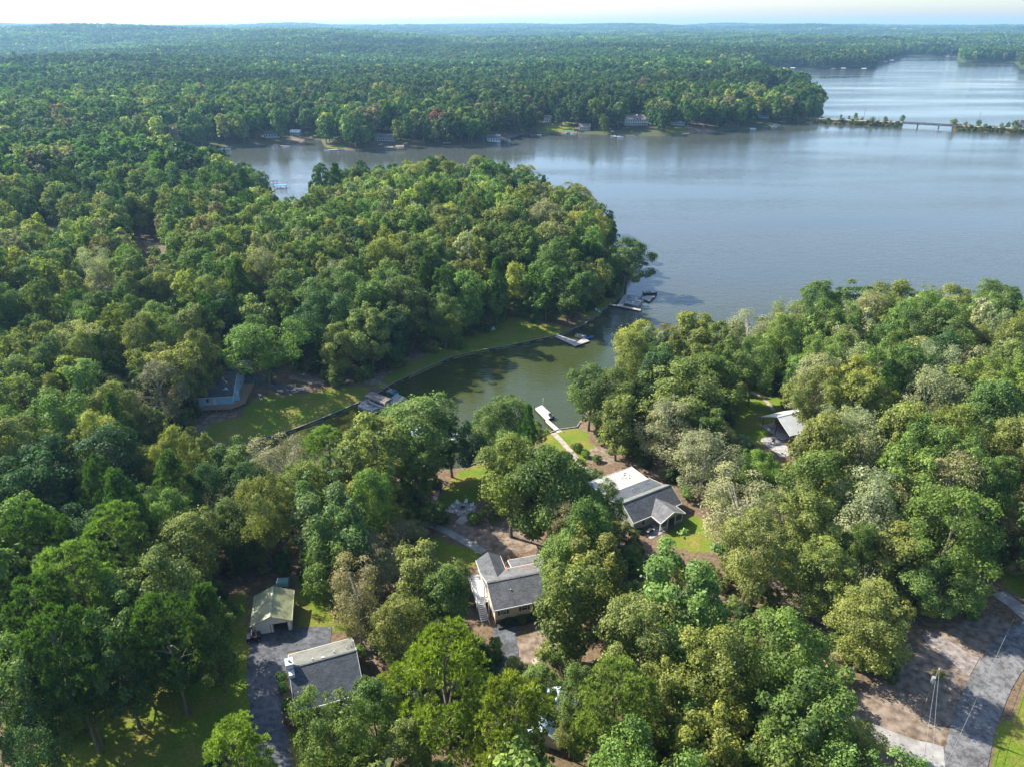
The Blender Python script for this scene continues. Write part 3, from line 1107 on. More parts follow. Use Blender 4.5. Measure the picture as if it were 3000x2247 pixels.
# side deck, rails, stairs
dk = MB().box(XA - 2.1, 0.2, ZF - 0.2, XA + 0.33, W / 2 + 3.0, ZF).build('deck', 'white_paint', h)
for x_, y_ in ((XA - 2.0, 0.3), (XA - 2.0, 2.8), (XA - 2.0, 5.2), (XA - 2.0, W / 2 + 2.9), (XA + 0.2, W / 2 + 2.9)):
    MB().box(x_ - .07, y_ - .07, -1.4, x_ + .07, y_ + .07, ZF + 1.05).build('post', 'white_paint', dk)
rl = MB()
rl.box(XA - 2.05, 0.4, ZF + 0.95, XA - 1.97, W / 2 + 2.8, ZF + 1.03)
rl.box(XA - 2.05, 0.4, ZF + 0.15, XA - 1.97, W / 2 + 2.8, ZF + 0.2)
for k in range(44):
    y_ = 0.5 + k * (W / 2 + 2.2) / 43
    rl.box(XA - 2.03, y_ - .02, ZF + .2, XA - 1.99, y_ + .02, ZF + .95)
rl.build('railing', 'white_paint', dk)
for x_ in (XA - 0.15,):
    for y_ in (-2.0, 1.8):
        MB().box(x_ - .1, y_ - .1, -1.4, x_ + .1, y_ + .1, hw - .2).build('porch_column', 'white_paint', h)
stg = MB()
NS = 13
for sx in (XA - 2.0, XA - 0.55):
    stg.ext_x([(0.2, ZF - .25), (0.2, ZF), (-4.3, -0.75), (-4.3, -1.0)][::-1], sx - .05, sx + .05)
st = stg.build('stair', 'white_paint', h)
for k in range(NS):
    y_ = 0.15 - (k + 0.5) * 4.3 / NS
    z_ = ZF - (k + 0.6) * (ZF + 0.75) / NS
    MB().box(XA - 1.95, y_ - .16, z_ - .05, XA - 0.6, y_ + .16, z_ + .03).build('tread', 'white_paint', st)
hr_ = MB()
for sx in (XA - 2.0, XA - 0.55):
    hr_.tube([(sx, 0.2, ZF + 1.0), (sx, -4.3, 0.2)], 0.05, 6)
    for k in range(6):
        y_ = 0.0 - k * 0.84
        z_ = ZF + (y_ - 0.2) * (ZF + 0.75) / 4.5
        hr_.box(sx - .03, y_ - .03, z_ - .1, sx + .03, y_ + .03, z_ + 1.0)
hr_.build('handrail', 'white_paint', st)

# --- house with the white flat roof and the gabled porch (right of centre)
loc, rz, Lr = frame_from_ridge((1836, 1470), (1964, 1420), 5.7)
h = thing('house', 'slate-roofed house with white flat rear roof and gabled front porch', 'house', loc, rz)
XA, XB = -Lr / 2 - 1.2, Lr / 2 + 0.1
W, hw, hr = 8.6, 3.1, 5.7
gable_walls(h, XB - XA - 0.8, W - 0.8, hw, hr - 0.25, 'green_siding', x0=XA + .4)
slope(h, XA, XB, 0, hr, -W / 2, hw - .1, 0.15, 'shingle_slate')['label'] = 'slate shingled front slope darkened as the shaded side'  # front slope in shade, the darkening is part of its colour
slope(h, XA, XB, 0, hr, 2.2, hr - 1.1, 0.12, 'shingle_pale', fascia=None)['label'] = 'pale sunlit strip below the ridge'  # sunlit rear of the main roof, brightness put into the shingle colour
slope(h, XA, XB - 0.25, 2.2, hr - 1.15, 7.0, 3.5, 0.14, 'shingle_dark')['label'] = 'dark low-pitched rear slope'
ridge_cap(h, XA, XB, 0, hr, 'shingle_dark', 0.18)
MB().ext_x([(W / 2 - .4, -1.5), (6.6, -1.5), (6.6, 3.5), (W / 2 - .4, 3.9)], XA + .42, XB - .7).build('rear_wall', 'grey_siding', h)
# flat roof block
MB().box(XA + 1.0, 6.602, -1.6, XB - 0.9, 13.2, 2.85).build('flat_roof_wall', 'grey_siding', h)
fr = MB().box(XA + 0.5, 7.25, 2.86, XB - 0.4, 13.9, 3.02).build('flat_roof', 'membrane_white', h)
MB().box(XA + 0.42, 7.15, 2.8, XA + 0.497, 14.0, 3.1).box(XB - 0.397, 7.15, 2.8, XB - 0.3, 14.0, 3.1).box(XA + 0.5, 13.903, 2.8, XB - .4, 14.0, 3.1).box(XA + 0.5, 7.15, 2.8, XB - .4, 7.247, 3.1).build('roof_edge', 'white_paint', fr)
for x_, y_, r_ in ((2.4, 11.6, .45), (3.1, 12.3, .5), (2.0, 10.6, .25), (3.4, 11.0, .22), (1.2, 11.0, .16), (2.8, 10.1, .3)):
    MB().tube([(x_ - r_, y_, 3.025), (x_ + r_ * .2, y_ + r_ * .5, 3.06), (x_ + r_, y_ - r_ * .3, 3.03)], [0.03, 0.1, 0.03], 5).build('leaf_debris', 'timber_dark', fr)
# gabled porch
PX_, PW = 1.05, 7.4
pz = 4.85
for s in (-1, 1):
    pr = [(PX_, pz), (PX_, pz - .14), (PX_ + s * PW / 2, hw - .19), (PX_ + s * PW / 2, hw - .05)]
    sl = MB().ext_y(pr if s < 0 else pr[::-1], -W / 2 - 3.3, -1.2).build('porch_roof_slope', 'shingle_grey', h)
    u, v_ = sorted((PX_ + s * (PW / 2 + .003), PX_ + s * (PW / 2 + .1)))
    MB().box(u, -W / 2 - 3.35, hw - .32, v_, -W / 2 - 0.15, hw - .02).build('fascia', 'white_paint', sl)
    pr = [(PX_, pz + .03), (PX_, pz - .26), (PX_ + s * PW / 2, hw - .3), (PX_ + s * PW / 2, hw - .02)]
    MB().ext_y(pr if s < 0 else pr[::-1], -W / 2 - 3.4, -W / 2 - 3.303).build('barge_board', 'white_paint', sl)
MB().ext_y([(PX_ - PW / 2 + .4, hw - .18), (PX_ + PW / 2 - .4, hw - .18), (PX_, pz - .25)], -W / 2 - 2.8, -W / 2 - 2.7).build('gable_panel', 'green_siding', h)
MB().box(PX_ - PW / 2 + .2, -W / 2 - 3.1, -1.2, PX_ + PW / 2 - .2, -W / 2 + .35, 0.35).build('porch_floor', 'timber_grey', h)
for x_ in (-3.3, -1.15, 1.15, 3.3):
    MB().box(PX_ + x_ - .11, -W / 2 - 2.95, .35, PX_ + x_ + .11, -W / 2 - 2.73, hw - .1).build('porch_column', 'white_paint', h)
rl = MB()
for a_, b_ in ((-3.2, -1.25), (1.25, 3.2)):
    rl.box(PX_ + a_, -W / 2 - 2.88, 1.2, PX_ + b_, -W / 2 - 2.8, 1.28)
    for k in range(12):
        x_ = PX_ + a_ + .1 + k * (b_ - a_ - .2) / 11
        rl.box(x_ - .025, -W / 2 - 2.86, .36, x_ + .025, -W / 2 - 2.82, 1.2)
rl.build('railing', 'white_paint', h)
st = MB().box(PX_ - 1.0, -W / 2 - 3.6, -1.2, PX_ + 1.0, -W / 2 - 3.11, .18).build('step', 'concrete', h)
MB().box(PX_ - 1.0, -W / 2 - 4.1, -1.2, PX_ + 1.0, -W / 2 - 3.61, .02).build('step', 'concrete', h)
door(h, PX_, -(W - .8) / 2, .36, 1.0, 2.1)
for x_ in (-4.6, PX_ + 2.2, PX_ - 2.2, XB - 1.5):
    window(h, x_, -(W - .8) / 2, 1.8, 1.0, 1.4)
for y_ in (-2.2, 2.0):
    window(h, XB - .4, y_, 1.8, 1.0, 1.4, 'x', 1)
vent(h, -1.5, 4.2, 4.5)

# --- metal-roofed porch house behind the trees (right)
c = at(2345, 1222, 4.0)
h = thing('house', 'pale metal-roofed house with open corner porch and thin posts', 'house', (c.x, c.y, c.z - 4.0), math.radians(22))
L, W, hw, hr = 17.0, 11.5, 3.2, 6.0
gable_walls(h, L - 5, W - 1.6, hw, hr - .35, 'brick_base', x0=-L / 2 + 4.4)
for s in (-1, 1):
    slope(h, -L / 2, L / 2, 0, hr, s * W / 2, hw - .1, 0.1, 'metal_pale', fascia='white_paint')
ridge_cap(h, -L / 2, L / 2, 0, hr, 'metal_pale')
for x_, y_ in ((-L / 2 + .4, -W / 2 + .4), (-L / 2 + .4, 0), (-L / 2 + .4, W / 2 - .4), (-L / 2 + 4.6, -W / 2 + .4), (-1.0, -W / 2 + .4), (3.4, -W / 2 + .4)):
    MB().box(x_ - .08, y_ - .08, -1.5, x_ + .08, y_ + .08, hw - .1).build('porch_post', 'timber_dark', h)
MB().box(-L / 2 + .2, -W / 2 + .2, -1.2, L / 2 - .6, W / 2 - .2, 0.15).build('porch_floor', 'timber_grey', h)
for x_ in (-2, 2, 5):
    window(h, x_, -(W - 1.6) / 2, 1.8, 1.2, 1.3)
door(h, 0.2, -(W - 1.6) / 2, .16, 1.0, 2.1)
f = thing('flag', 'small purple-blue flag hung at the corner of the metal-roofed house', 'flag', at(2229, 1224, 3.4), math.radians(10))
MB().tube([(0.5, 0.2, -.6), (-0.5, 0, .45)], 0.03, 6).build('flag_staff', 'steel_grey', f)
fl = [(-0.5 + .12 * j, .04 * math.sin(j * 1.4 + i), .4 - .2 * i - .05 * j) for i in range(5) for j in range(7)]
MB().add([(x, y, z) for x, y, z in fl] + [(x, y + .02, z) for x, y, z in fl],
         [(i * 7 + j, i * 7 + j + 1, i * 7 + j + 8, i * 7 + j + 7) for i in range(4) for j in range(6)] +
         [(35 + i * 7 + j + 7, 35 + i * 7 + j + 8, 35 + i * 7 + j + 1, 35 + i * 7 + j) for i in range(4) for j in range(6)]).build('cloth', 'flag_cloth', f)

# --- blue house with the timber deck (left, across the cove)
c = at(600, 1200)
h = thing('house', 'blue house with dark roof and timber wraparound deck above the cove', 'house', (c.x + 1.5, c.y + 9.3, c.z), math.radians(7))
ZF = 1.0
L, W, hw, hr = 12.5, 17.0, ZF + 2.9, 7.6
gable_walls(h, L - .8, W - .8, hw, hr - .3, 'blue_siding', base=-1.8)
for s in (-1, 1):
    slope(h, -L / 2, L / 2, 0, hr, s * W / 2, hw - .1, .15, 'shingle_dark')
ridge_cap(h, -L / 2, L / 2, 0, hr, 'shingle_dark')
wing = MB().ext_y([(L / 2 - 6.2, -1.8), (L / 2 + .9, -1.8), (L / 2 + .9, hw - .3), (L / 2 - 2.6, hw + 1.5), (L / 2 - 6.2, hw - .3)], -W / 2 + 2.4, -W / 2 + 0.38 + 3.0).build('front_wing', 'blue_siding', h)
for x_, wd in ((-4.6, 1.0), (-1.6, .9)):
    window(h, x_, -(W - .8) / 2, ZF + 1.6, wd, 1.2)
door(h, 0.4, -(W - .8) / 2, ZF, .95, 2.05)
window(h, L / 2 - .4, 3, ZF + 1.6, 1.0, 1.2, 'x', 1)
door(h, L / 2 - .4, -2.5, ZF, 1.8, 2.05, 'x', 1, mat='white_paint')
dk = MB().ext_z([(-3.0, -W / 2 - 2.6), (L / 2 - .5, -W / 2 - 2.6), (L / 2 + 3.0, -W / 2 + .8), (L / 2 + 3.4, W / 2 - 3), (L / 2 - .38, W / 2 - 3), (L / 2 - .38, -W / 2 + .38), (-3.0, -W / 2 + .38)], ZF - .22, ZF - .02).build('deck', 'timber', h)
edge = [(-3.0, -W / 2 - 2.5), (L / 2 - .5, -W / 2 - 2.5), (L / 2 + 2.9, -W / 2 + .9), (L / 2 + 3.3, W / 2 - 3)]
for (xa, ya), (xb, yb) in zip(edge[:-1], edge[1:]):
    n_ = max(2, int(math.hypot(xb - xa, yb - ya) / 2.0))
    for k in range(n_):
        t_ = k / n_
        MB().box(xa + (xb - xa) * t_ - .07, ya + (yb - ya) * t_ - .07, -2.6, xa + (xb - xa) * t_ + .07, ya + (yb - ya) * t_ + .07, ZF + 1.0).build('deck_post', 'timber', dk)
    r_ = MB().tube([(xa, ya, ZF + .95), (xb, yb, ZF + .95)], .05, 6).tube([(xa, ya, ZF + .2), (xb, yb, ZF + .2)], .04, 6)
    m_ = int(math.hypot(xb - xa, yb - ya) / .22)
    for k in range(m_):
        t_ = (k + .5) / m_
        x_, y_ = xa + (xb - xa) * t_, ya + (yb - ya) * t_
        r_.box(x_ - .025, y_ - .025, ZF + .2, x_ + .025, y_ + .025, ZF + .95)
    r_.build('railing', 'timber', dk)

# --- carport with a car beside the blue house
c = at(716, 1092)
h = thing('carport', 'shaded carport with curved brownish roof above the blue house', 'carport', c, math.radians(12))
pr = [(3.0 * math.cos(t), 2.2 + 0.9 * math.sin(t)) for t in np.linspace(0, math.pi, 11)]
MB().ext_y([(x, z + .07) for x, z in pr] + [(x, z) for x, z in pr[::-1]], -3.2, 3.2).build('curved_roof', 'shingle_tan', h)
for x_ in (-2.8, 2.8):
    for y_ in (-3, 0, 3):
        MB().box(x_ - .05, y_ - .05, -.6, x_ + .05, y_ + .05, 2.35).build('post', 'steel_grey', h)


def build_car(name, label, paint, loc, rz):
    t = thing(name, label, 'car', loc, rz)
    body = [(-2.2, .35), (-2.25, .85), (-1.75, .98), (-1.3, 1.0), (1.1, .98), (2.0, .85), (2.25, .6), (2.2, .35)]
    MB().ext_y(body, -.86, .86).build('body', paint, t)
    cabin = MB().add([(-1.7, -.8, .99), (1.0, -.8, .99), (1.0, .8, .99), (-1.7, .8, .99), (-1.2, -.66, 1.5), (.35, -.66, 1.5), (.35, .66, 1.5), (-1.2, .66, 1.5)],
                     [(0, 1, 5, 4), (1, 2, 6, 5), (2, 3, 7, 6), (3, 0, 4, 7)]).build('glazing', 'glass', t)
    MB().box(-1.25, -.68, 1.5, .4, .68, 1.54).build('roof', paint, t)
    for x_ in (-1.4, 1.4):
        for y_ in (-.8, .8):
            wl_ = MB().tube([(x_, y_ - .1, .32), (x_, y_ + .1, .32)], .32, 14).build('wheel', 'black_rubber', t)
            MB().tube([(x_, y_ - .115, .32), (x_, y_ + .115, .32)], .18, 10).build('rim', 'alloy', wl_)
    for y_ in (-.6, .6):
        MB().box(2.16, y_ - .18, .6, 2.262, y_ + .18, .76).build('headlight', 'plastic_white', t)
        MB().box(-2.27, y_ - .16, .62, -2.2, y_ + .16, .78).build('tail_light', 'gelcoat_dark', t)
    return t


build_car('parked_car', 'pale blue car parked under the curved carport roof', 'car_paint', (c.x - 0.2, c.y - 0.6, c.z + .02), math.radians(102))

# --- pale blue roof glimpsed through the trees at the bottom
c = at(1620, 2075, 4.0)
h = thing('house', 'pale blue metal-roofed house glimpsed between the trees at the bottom edge', 'house', (c.x, c.y, c.z - 4.4), math.radians(70))
L, W, hw, hr = 9, 6, 2.9, 4.4
gable_walls(h, L - .8, W - .8, hw, hr - .25, 'white_paint')
for s in (-1, 1):
    slope(h, -L / 2, L / 2, 0, hr, s * W / 2, hw - .1, .08, 'metal_blue')
ridge_cap(h, -L / 2, L / 2, 0, hr, 'metal_blue')
window(h, 0, -(W - .8) / 2, 1.6, 1.1, 1.2)
door(h, 2.5, -(W - .8) / 2, .1, 1, 2.1)

# --- pinkish roofs at the far left
for px_, lab, LL in ((140, 'pinkish grey roofed house among the trees at far left', 15), (5, 'pale roofed house cut off by the left edge of the picture', 12)):
    c = at(px_, 668, 5.5)
    h = thing('house', lab, 'house', (c.x, c.y, c.z - 5.5), math.radians(14))
    gable_walls(h, LL - .8, 9.2, 3.0, 5.3, 'cream_siding')
    for s in (-1, 1):
        slope(h, -LL / 2, LL / 2, 0, 5.6, s * 5, 2.9, .15, 'shingle_tan')
    ridge_cap(h, -LL / 2, LL / 2, 0, 5.6, 'shingle_pale')
    for x_ in (-4, 0, 3.5):
        window(h, x_, -4.6, 1.7, 1.1, 1.3)
    door(h, -2, -4.6, .1, 1, 2.1)


# --- far shore houses
FAR_CLEAR = []


def far_house(px, py, L, W, hw, hr, wall, roof, lab, rz=0.0, porch=False, storeys=1):
    c = at(px, py)
    k_ = L * FPX / c.y * .45
    FAR_CLEAR.append([(px - k_, py - 14), (px + k_, py - 14), (px + k_, py + 12), (px - k_, py + 12)])
    h = thing('lake_house', lab, 'house', c, rz)
    gable_walls(h, L, W, hw, hr - .2, wall, base=-3)
    for s in (-1, 1):
        slope(h, -L / 2 - .5, L / 2 + .5, 0, hr, s * (W / 2 + .6), hw - .2, .2, roof)
    k = int(L / 2.4)
    for st_ in range(storeys):
        for i in range(k):
            x_ = -L / 2 + 1.4 + i * (L - 2.8) / max(1, k - 1)
            window(h, x_, -W / 2, 1.7 + 3.0 * st_, 1.3, 1.6)
    if porch:
        MB().box(-L / 2 - 2, -W / 2 - 3.2, 2.7, L / 2 + 2, -W / 2 - .05, 2.95).build('deck', 'white_paint', h)
        for i in range(9):
            x_ = -L / 2 - 1.8 + i * (L + 3.6) / 8
            MB().box(x_ - .15, -W / 2 - 3.1, -3, x_ + .15, -W / 2 - 2.8, 3.9).build('deck_post', 'white_paint', h)
        g = MB().ext_y([(-3.2, hw - .3), (3.2, hw - .3), (0, hr + .4)], -W / 2 - 1.6, 1.0).build('front_gable', wall, h)
        MB().ext_y([(-3.7, hw - .35), (-3.7, hw - .1), (0, hr + .85), (0, hr + .6)], -W / 2 - 2, 1).ext_y([(0, hr + .6), (0, hr + .85), (3.7, hw - .1), (3.7, hw - .35)], -W / 2 - 2, 1).build('gable_roof', roof, g)
        window(h, 0, -W / 2 - 1.6, hw + .6, 1.8, 1.8)
    return h


far_house(1862, 366, 26, 12, 6.4, 10.5, 'white_paint', 'shingle_tan', 'large white two-storey lake house with front gable and long deck', 0.05, True, 2)
far_house(1985, 366, 15, 10, 3.4, 6.6, 'blue_siding', 'shingle_dark', 'blue-grey lake house in shade on the far shore, right of the large white one', -0.1, False, 1)
far_house(2236, 346, 13, 9, 3.4, 6.4, 'blue_siding', 'shingle_dark', 'small blue lake house near the causeway end', -0.2)
far_house(800, 402, 14, 9, 3.2, 6.0, 'pale_siding', 'shingle_grey', 'pale grey lake house beside the far inlet', 0.15)
far_house(1130, 412, 20, 9, 3.2, 6.2, 'grey_siding', 'shingle_grey', 'long grey lake house behind pine trunks on the far shore', 0.0)
far_house(868, 396, 10, 7, 3.0, 5.2, 'white_paint', 'metal_pale', 'small white roofed house on the point beside the far inlet', -0.1)
far_house(1604, 358, 8, 6, 5.0, 7.2, 'white_paint', 'shingle_tan', 'narrow white house above the sunny far bank', 0.0)
far_house(1446, 414, 13, 9, 3.2, 6.2, 'pale_siding', 'shingle_grey', 'pale grey lake house above the sloping far bank', 0.1)
far_house(1712, 380, 12, 8, 3.2, 6.0, 'cream_siding', 'shingle_tan', 'cream lake house between the green-roofed shelter and the large white house', 0.0)
far_house(2272, 240, 18, 10, 3.4, 6.5, 'white_paint', 'shingle_grey', 'white house on the far lawn point beyond the causeway', 0.1)

# ------------------------------------------------------------------ docks and boats
GZ = 0.55


def on_water(px, py, z=0.0):
    return Vector(unp(px, py, z))


def dock(name, label, rects, mat='timber_grey', cat='dock', posts=True, z=0.55, floats=False):
    """rects: list of four photograph pixels each (deck corners); origin at the first corner"""
    o = on_water(*rects[0][0], z)
    t = thing(name, label, cat, (o.x, o.y, 0))
    for r in rects:
        P = [on_water(*p, z) for p in r]
        pr = [(p.x - o.x, p.y - o.y) for p in P]
        ar = sum(pr[i][0] * pr[(i + 1) % 4][1] - pr[(i + 1) % 4][0] * pr[i][1] for i in range(4))
        if ar < 0:
            pr = pr[::-1]
        zz = z + 0.004 * rects.index(r)
        d = MB().ext_z(pr, zz - .12, zz).build('deck', mat, t)
        MB().ext_z([(x * .985 + sum(q[0] for q in pr) / 4 * .015, y * .985 + sum(q[1] for q in pr) / 4 * .015) for x, y in pr], zz - .38, zz - .123).build('frame', 'timber_dark', d)
        if posts:
            for i, (x_, y_) in enumerate(pr):
                x2, y2 = pr[(i + 1) % 4]
                n_ = max(1, int(math.hypot(x2 - x_, y2 - y_) / 3.5))
                for k in range(n_):
                    xx, yy = x_ + (x2 - x_) * k / n_, y_ + (y2 - y_) * k / n_
                    MB().tube([(xx, yy, -2), (xx, yy, zz + (.5 if (k + i) % 2 else -.05))], .11, 7).build('piling', 'timber_dark', d)
    return t


def rect_dock(name, label, c, rz, L, W, mat='timber_grey', z=.55, group=None):
    t = thing(name, label, 'dock', (c[0], c[1], 0), rz, group)
    d = MB().box(-L / 2, -W / 2, z - .12, L / 2, W / 2, z).build('deck', mat, t)
    MB().box(-L / 2 + .1, -W / 2 + .1, z - .36, L / 2 - .1, W / 2 - .1, z - .123).build('frame', 'timber_dark', d)
    for sx in (-1, 0, 1):
        for sy in (-1, 1):
            MB().tube([(sx * (L / 2 - .15), sy * (W / 2 + .1), -2), (sx * (L / 2 - .15), sy * (W / 2 + .1), z + .5)], .11, 7).build('piling', 'timber_dark', d)
    return t


def pontoon_boat(label, loc, rz, canopy=None, cover=None, group='pontoon boats on the lake', seat='seat_beige'):
    t = thing('pontoon_boat', label, 'boat', (loc[0], loc[1], 0), rz, group)
    for s in (-1, 1):
        MB().tube([(-3.4, s * .85, .1), (2.9, s * .85, .1), (3.5, s * .85, .25)], [.31, .31, .06], 10).build('pontoon', 'alloy', t, smooth=True)
    MB().box(-3.4, -1.25, .42, 3.2, 1.25, .52).build('deck', 'canvas_grey', t)
    r = MB()
    for x0_, y0_, x1_, y1_ in ((-3.3, -1.22, 2.9, -1.18), (-3.3, 1.18, 2.9, 1.22), (2.9, -1.22, 2.94, -.5), (2.9, .5, 2.94, 1.22), (-3.34, -1.22, -3.3, -.4), (-3.34, .4, -3.3, 1.22)):
        r.box(x0_, y0_, .56, x1_, y1_, 1.12)
    r.build('rail_panel', 'gelcoat_white', t)
    if cover:
        MB().ext_x([(-1.3, .7), (1.3, .7), (1.2, 1.2), (.35, 1.45), (-.35, 1.45), (-1.2, 1.2)], -3.4, 3.0).build('mooring_cover', cover, t)
    else:
        for x_, y_, lx, ly in ((1.9, -.85, 1.8, .55), (1.9, .85, 1.8, .55), (-2.4, -.85, 1.6, .55), (-2.9, .6, .6, 1.0)):
            s_ = MB().box(x_ - lx / 2, y_ - ly / 2, .52, x_ + lx / 2, y_ + ly / 2, .9).build('seat', seat, t)
            MB().box(x_ - lx / 2, y_ + (ly / 2 - .12 if y_ > 0 else -ly / 2), .9, x_ + lx / 2, y_ + (ly / 2 if y_ > 0 else -ly / 2 + .12), 1.22).build('seat_back', seat, s_)
        c_ = MB().box(-.6, .3, .52, .1, 1.1, 1.35).build('console', 'gelcoat_white', t)
        MB().tube([(-.7, .6, 1.2), (-.72, .8, 1.2)], .18, 10).build('wheel', 'black_rubber', c_)
    MB().box(-3.9, -.25, .0, -3.42, .25, 1.0).build('outboard_motor', 'black_rubber', t)
    if canopy:
        c_ = MB().ext_x([(-1.25, 2.35), (1.25, 2.35), (1.15, 2.47), (0, 2.58), (-1.15, 2.47)], -2.2, .9).build('bimini_top', canopy, t)
        for x_ in (-2.1, .8):
            for s in (-1, 1):
                MB().tube([(x_ * .5 - .3, s * 1.18, 1.1), (x_, s * 1.18, 2.36)], .025, 5).build('strut', 'alloy', c_)
    return t


def speedboat(label, loc, rz, hull='gelcoat_white', deck='gelcoat_white', L=6.0, tower=False, group='speedboats on the lake'):
    t = thing('speedboat', label, 'boat', (loc[0], loc[1], 0), rz, group)
    st_ = [(-.5, .92, .75, .05), (-.2, 1.0, .8, .0), (.15, 1.0, .85, .0), (.35, .72, .92, .1), (.46, .35, 1.0, .3), (.5, .04, 1.05, .6)]
    vs, fs = [], []
    for u, hw_, zt, zb in st_:
        x_ = u * L
        vs += [(x_, 0, zb - .35), (x_, -hw_ * .8, zb), (x_, -hw_, zt), (x_, hw_, zt), (x_, hw_ * .8, zb)]
    n_ = len(st_)
    for i in range(n_ - 1):
        for j, k in ((0, 1), (1, 2), (3, 4), (4, 0)):
            fs.append((i * 5 + j, i * 5 + 5 + j, i * 5 + 5 + k, i * 5 + k))
    fs += [(0, 1, 2, 3, 4), tuple(5 * (n_ - 1) + k for k in (4, 3, 2, 1, 0))]
    MB().add(vs, fs).build('hull', hull, t)
    dv = []
    for u, hw_, zt, zb in st_:
        dv += [(u * L, -hw_ * .97, zt + .02), (u * L, hw_ * .97, zt + .02)]
    MB().add(dv, [(2 * i, 2 * i + 2, 2 * i + 3, 2 * i + 1)[::-1] for i in range(2, n_ - 1)]).build('foredeck', deck, t)
    MB().add([dv[0], dv[1], dv[4], dv[5]], [(0, 2, 3, 1)]).build('cockpit', 'seat_beige', t)
    MB().add([(.6, -.85, .85), (.6, .85, .85), (.15, .7, 1.3), (.15, -.7, 1.3), (.57, -.85, .85), (.57, .85, .85), (.12, .7, 1.3), (.12, -.7, 1.3)], [(0, 1, 2, 3), (7, 6, 5, 4), (0, 3, 7, 4), (1, 5, 6, 2)]).build('windscreen', 'glass', t)
    for x_ in (-.5, -1.6):
        for s in (-.45, .45):
            MB().box(x_ - .3, s - .28, .7, x_ + .3, s + .28, 1.05).build('seat', 'canvas_grey', t)
    MB().box(-L * .5 - .35, -.22, .1, -L * .5 - .01, .22, 1.15).build('outboard_motor', 'black_rubber', t)
    if tower:
        MB().tube([(-.3, -.9, .8), (-.5, -.75, 2.1), (-.5, .75, 2.1), (-.3, .9, .8)], .05, 6).build('tower', 'alloy', t)
    return t


def jet_ski(label, loc, rz, paint, z=0.0):
    t = thing('jet_ski', label, 'jet ski', (loc[0], loc[1], z), rz)
    st_ = [(-1.5, .5, .5, .1), (-.5, .58, .62, .05), (.5, .55, .68, .05), (1.2, .3, .7, .2), (1.6, .04, .72, .5)]
    vs, fs = [], []
    for x_, hw_, zt, zb in st_:
        vs += [(x_, 0, zb - .1), (x_, -hw_, zb + .15), (x_, -hw_ * .8, zt), (x_, hw_ * .8, zt), (x_, hw_, zb + .15)]
    for i in range(4):
        for j in range(5):
            fs.append((i * 5 + j, i * 5 + 5 + j, i * 5 + 5 + (j + 1) % 5, i * 5 + (j + 1) % 5))
    fs += [(0, 1, 2, 3, 4), (24, 23, 22, 21, 20)]
    MB().add(vs, fs).build('hull', paint, t)
    MB().ext_y([(-1.2, .6), (.2, .62), (.15, .82), (-.3, .92), (-1.2, .85)], -.2, .2).build('seat', 'black_rubber', t)
    b = MB().ext_y([(.2, .68), (1.0, .7), (.5, 1.05), (.25, 1.0)], -.25, .25).build('cowl', paint, t)
    MB().tube([(.35, -.4, 1.05), (.45, 0, 1.08), (.35, .4, 1.05)], .04, 6).build('handlebar', 'black_rubber', b)
    return t


def boat_shelter(label, loc, rz, L, W, hw, roof, group=None, flat=False, dock_mat='timber_grey'):
    t = thing('boathouse', label, 'boathouse', (loc[0], loc[1], 0), rz, group)
    for x_ in (-L / 2 + .3, 0, L / 2 - .3):
        for s in (-1, 1):
            MB().tube([(x_, s * (W / 2 - .3), -2), (x_, s * (W / 2 - .3), hw)], .1, 6).build('post', 'timber_dark', t)
    if flat:
        MB().box(-L / 2, -W / 2, hw, L / 2, W / 2, hw + .14).build('roof', roof, t)
    else:
        for s in (-1, 1):
            slope(t, -L / 2, L / 2, 0, hw + 1.0, s * W / 2, hw, .08, roof, fascia=roof)
    for s in (-1, 1):
        MB().box(-L / 2, s * (W / 2 + .3) - .5, .4, L / 2, s * (W / 2 + .3) + .5, .55).build('catwalk', dock_mat, t)
    return t


def heading(pa, pb):
    a, b = on_water(*pa), on_water(*pb)
    return math.atan2(b.y - a.y, b.x - a.x)


# covered boat dock on the north side of the cove
hd = heading((1085, 1165), (1145, 1188))
D = dock('boat_dock', 'grey timber dock platform beside the brown boat canopy', [[(1140, 1170), (1162, 1152), (1192, 1166), (1152, 1190)], [(1053, 1180), (1076, 1168), (1092, 1174), (1066, 1186)]])
b0 = on_water(1112, 1188)
t = thing('boat_lift_canopy', 'brown fabric canopy over the boat lift at the seawall', 'boat canopy', (b0.x, b0.y, 0), hd)
Lc, Wc = 8.6, 3.8
MB().ext_x([(-Wc / 2, 2.5), (Wc / 2, 2.5), (Wc / 2, 2.85), (Wc * .25, 3.3), (-Wc * .25, 3.3), (-Wc / 2, 2.85)], -Lc / 2, Lc / 2).build('canvas', 'canvas_brown', t)
for x_ in (-Lc / 2 + .3, Lc / 2 - .3):
    for s in (-1, 1):
        MB().tube([(x_, s * (Wc / 2 - .15), -2), (x_, s * (Wc / 2 - .15), 2.6)], .07, 6).build('post', 'alloy', t)
for s in (-1, 1):
    MB().box(-Lc / 2, s * (Wc / 2 - .2) - .06, .3, Lc / 2, s * (Wc / 2 - .2) + .06, .42).build('lift_beam', 'alloy', t)
pontoon_boat('pontoon boat lifted under the brown canopy', (b0.x, b0.y), hd, group='boats at the covered dock')
dx, dy = math.sin(hd), -math.cos(hd)
pontoon_boat('pontoon boat with grey mooring cover moored beside the brown canopy', (b0.x + dx * 3.9 - .6, b0.y + dy * 3.9), hd, cover='canvas_grey', group='boats at the covered dock')
c = on_water(1152, 1152)
speedboat('teal-blue covered skiff between the dock platform and the seawall', (c.x, c.y), hd + .1, 'metal_teal', 'canvas_navy', 4.6)

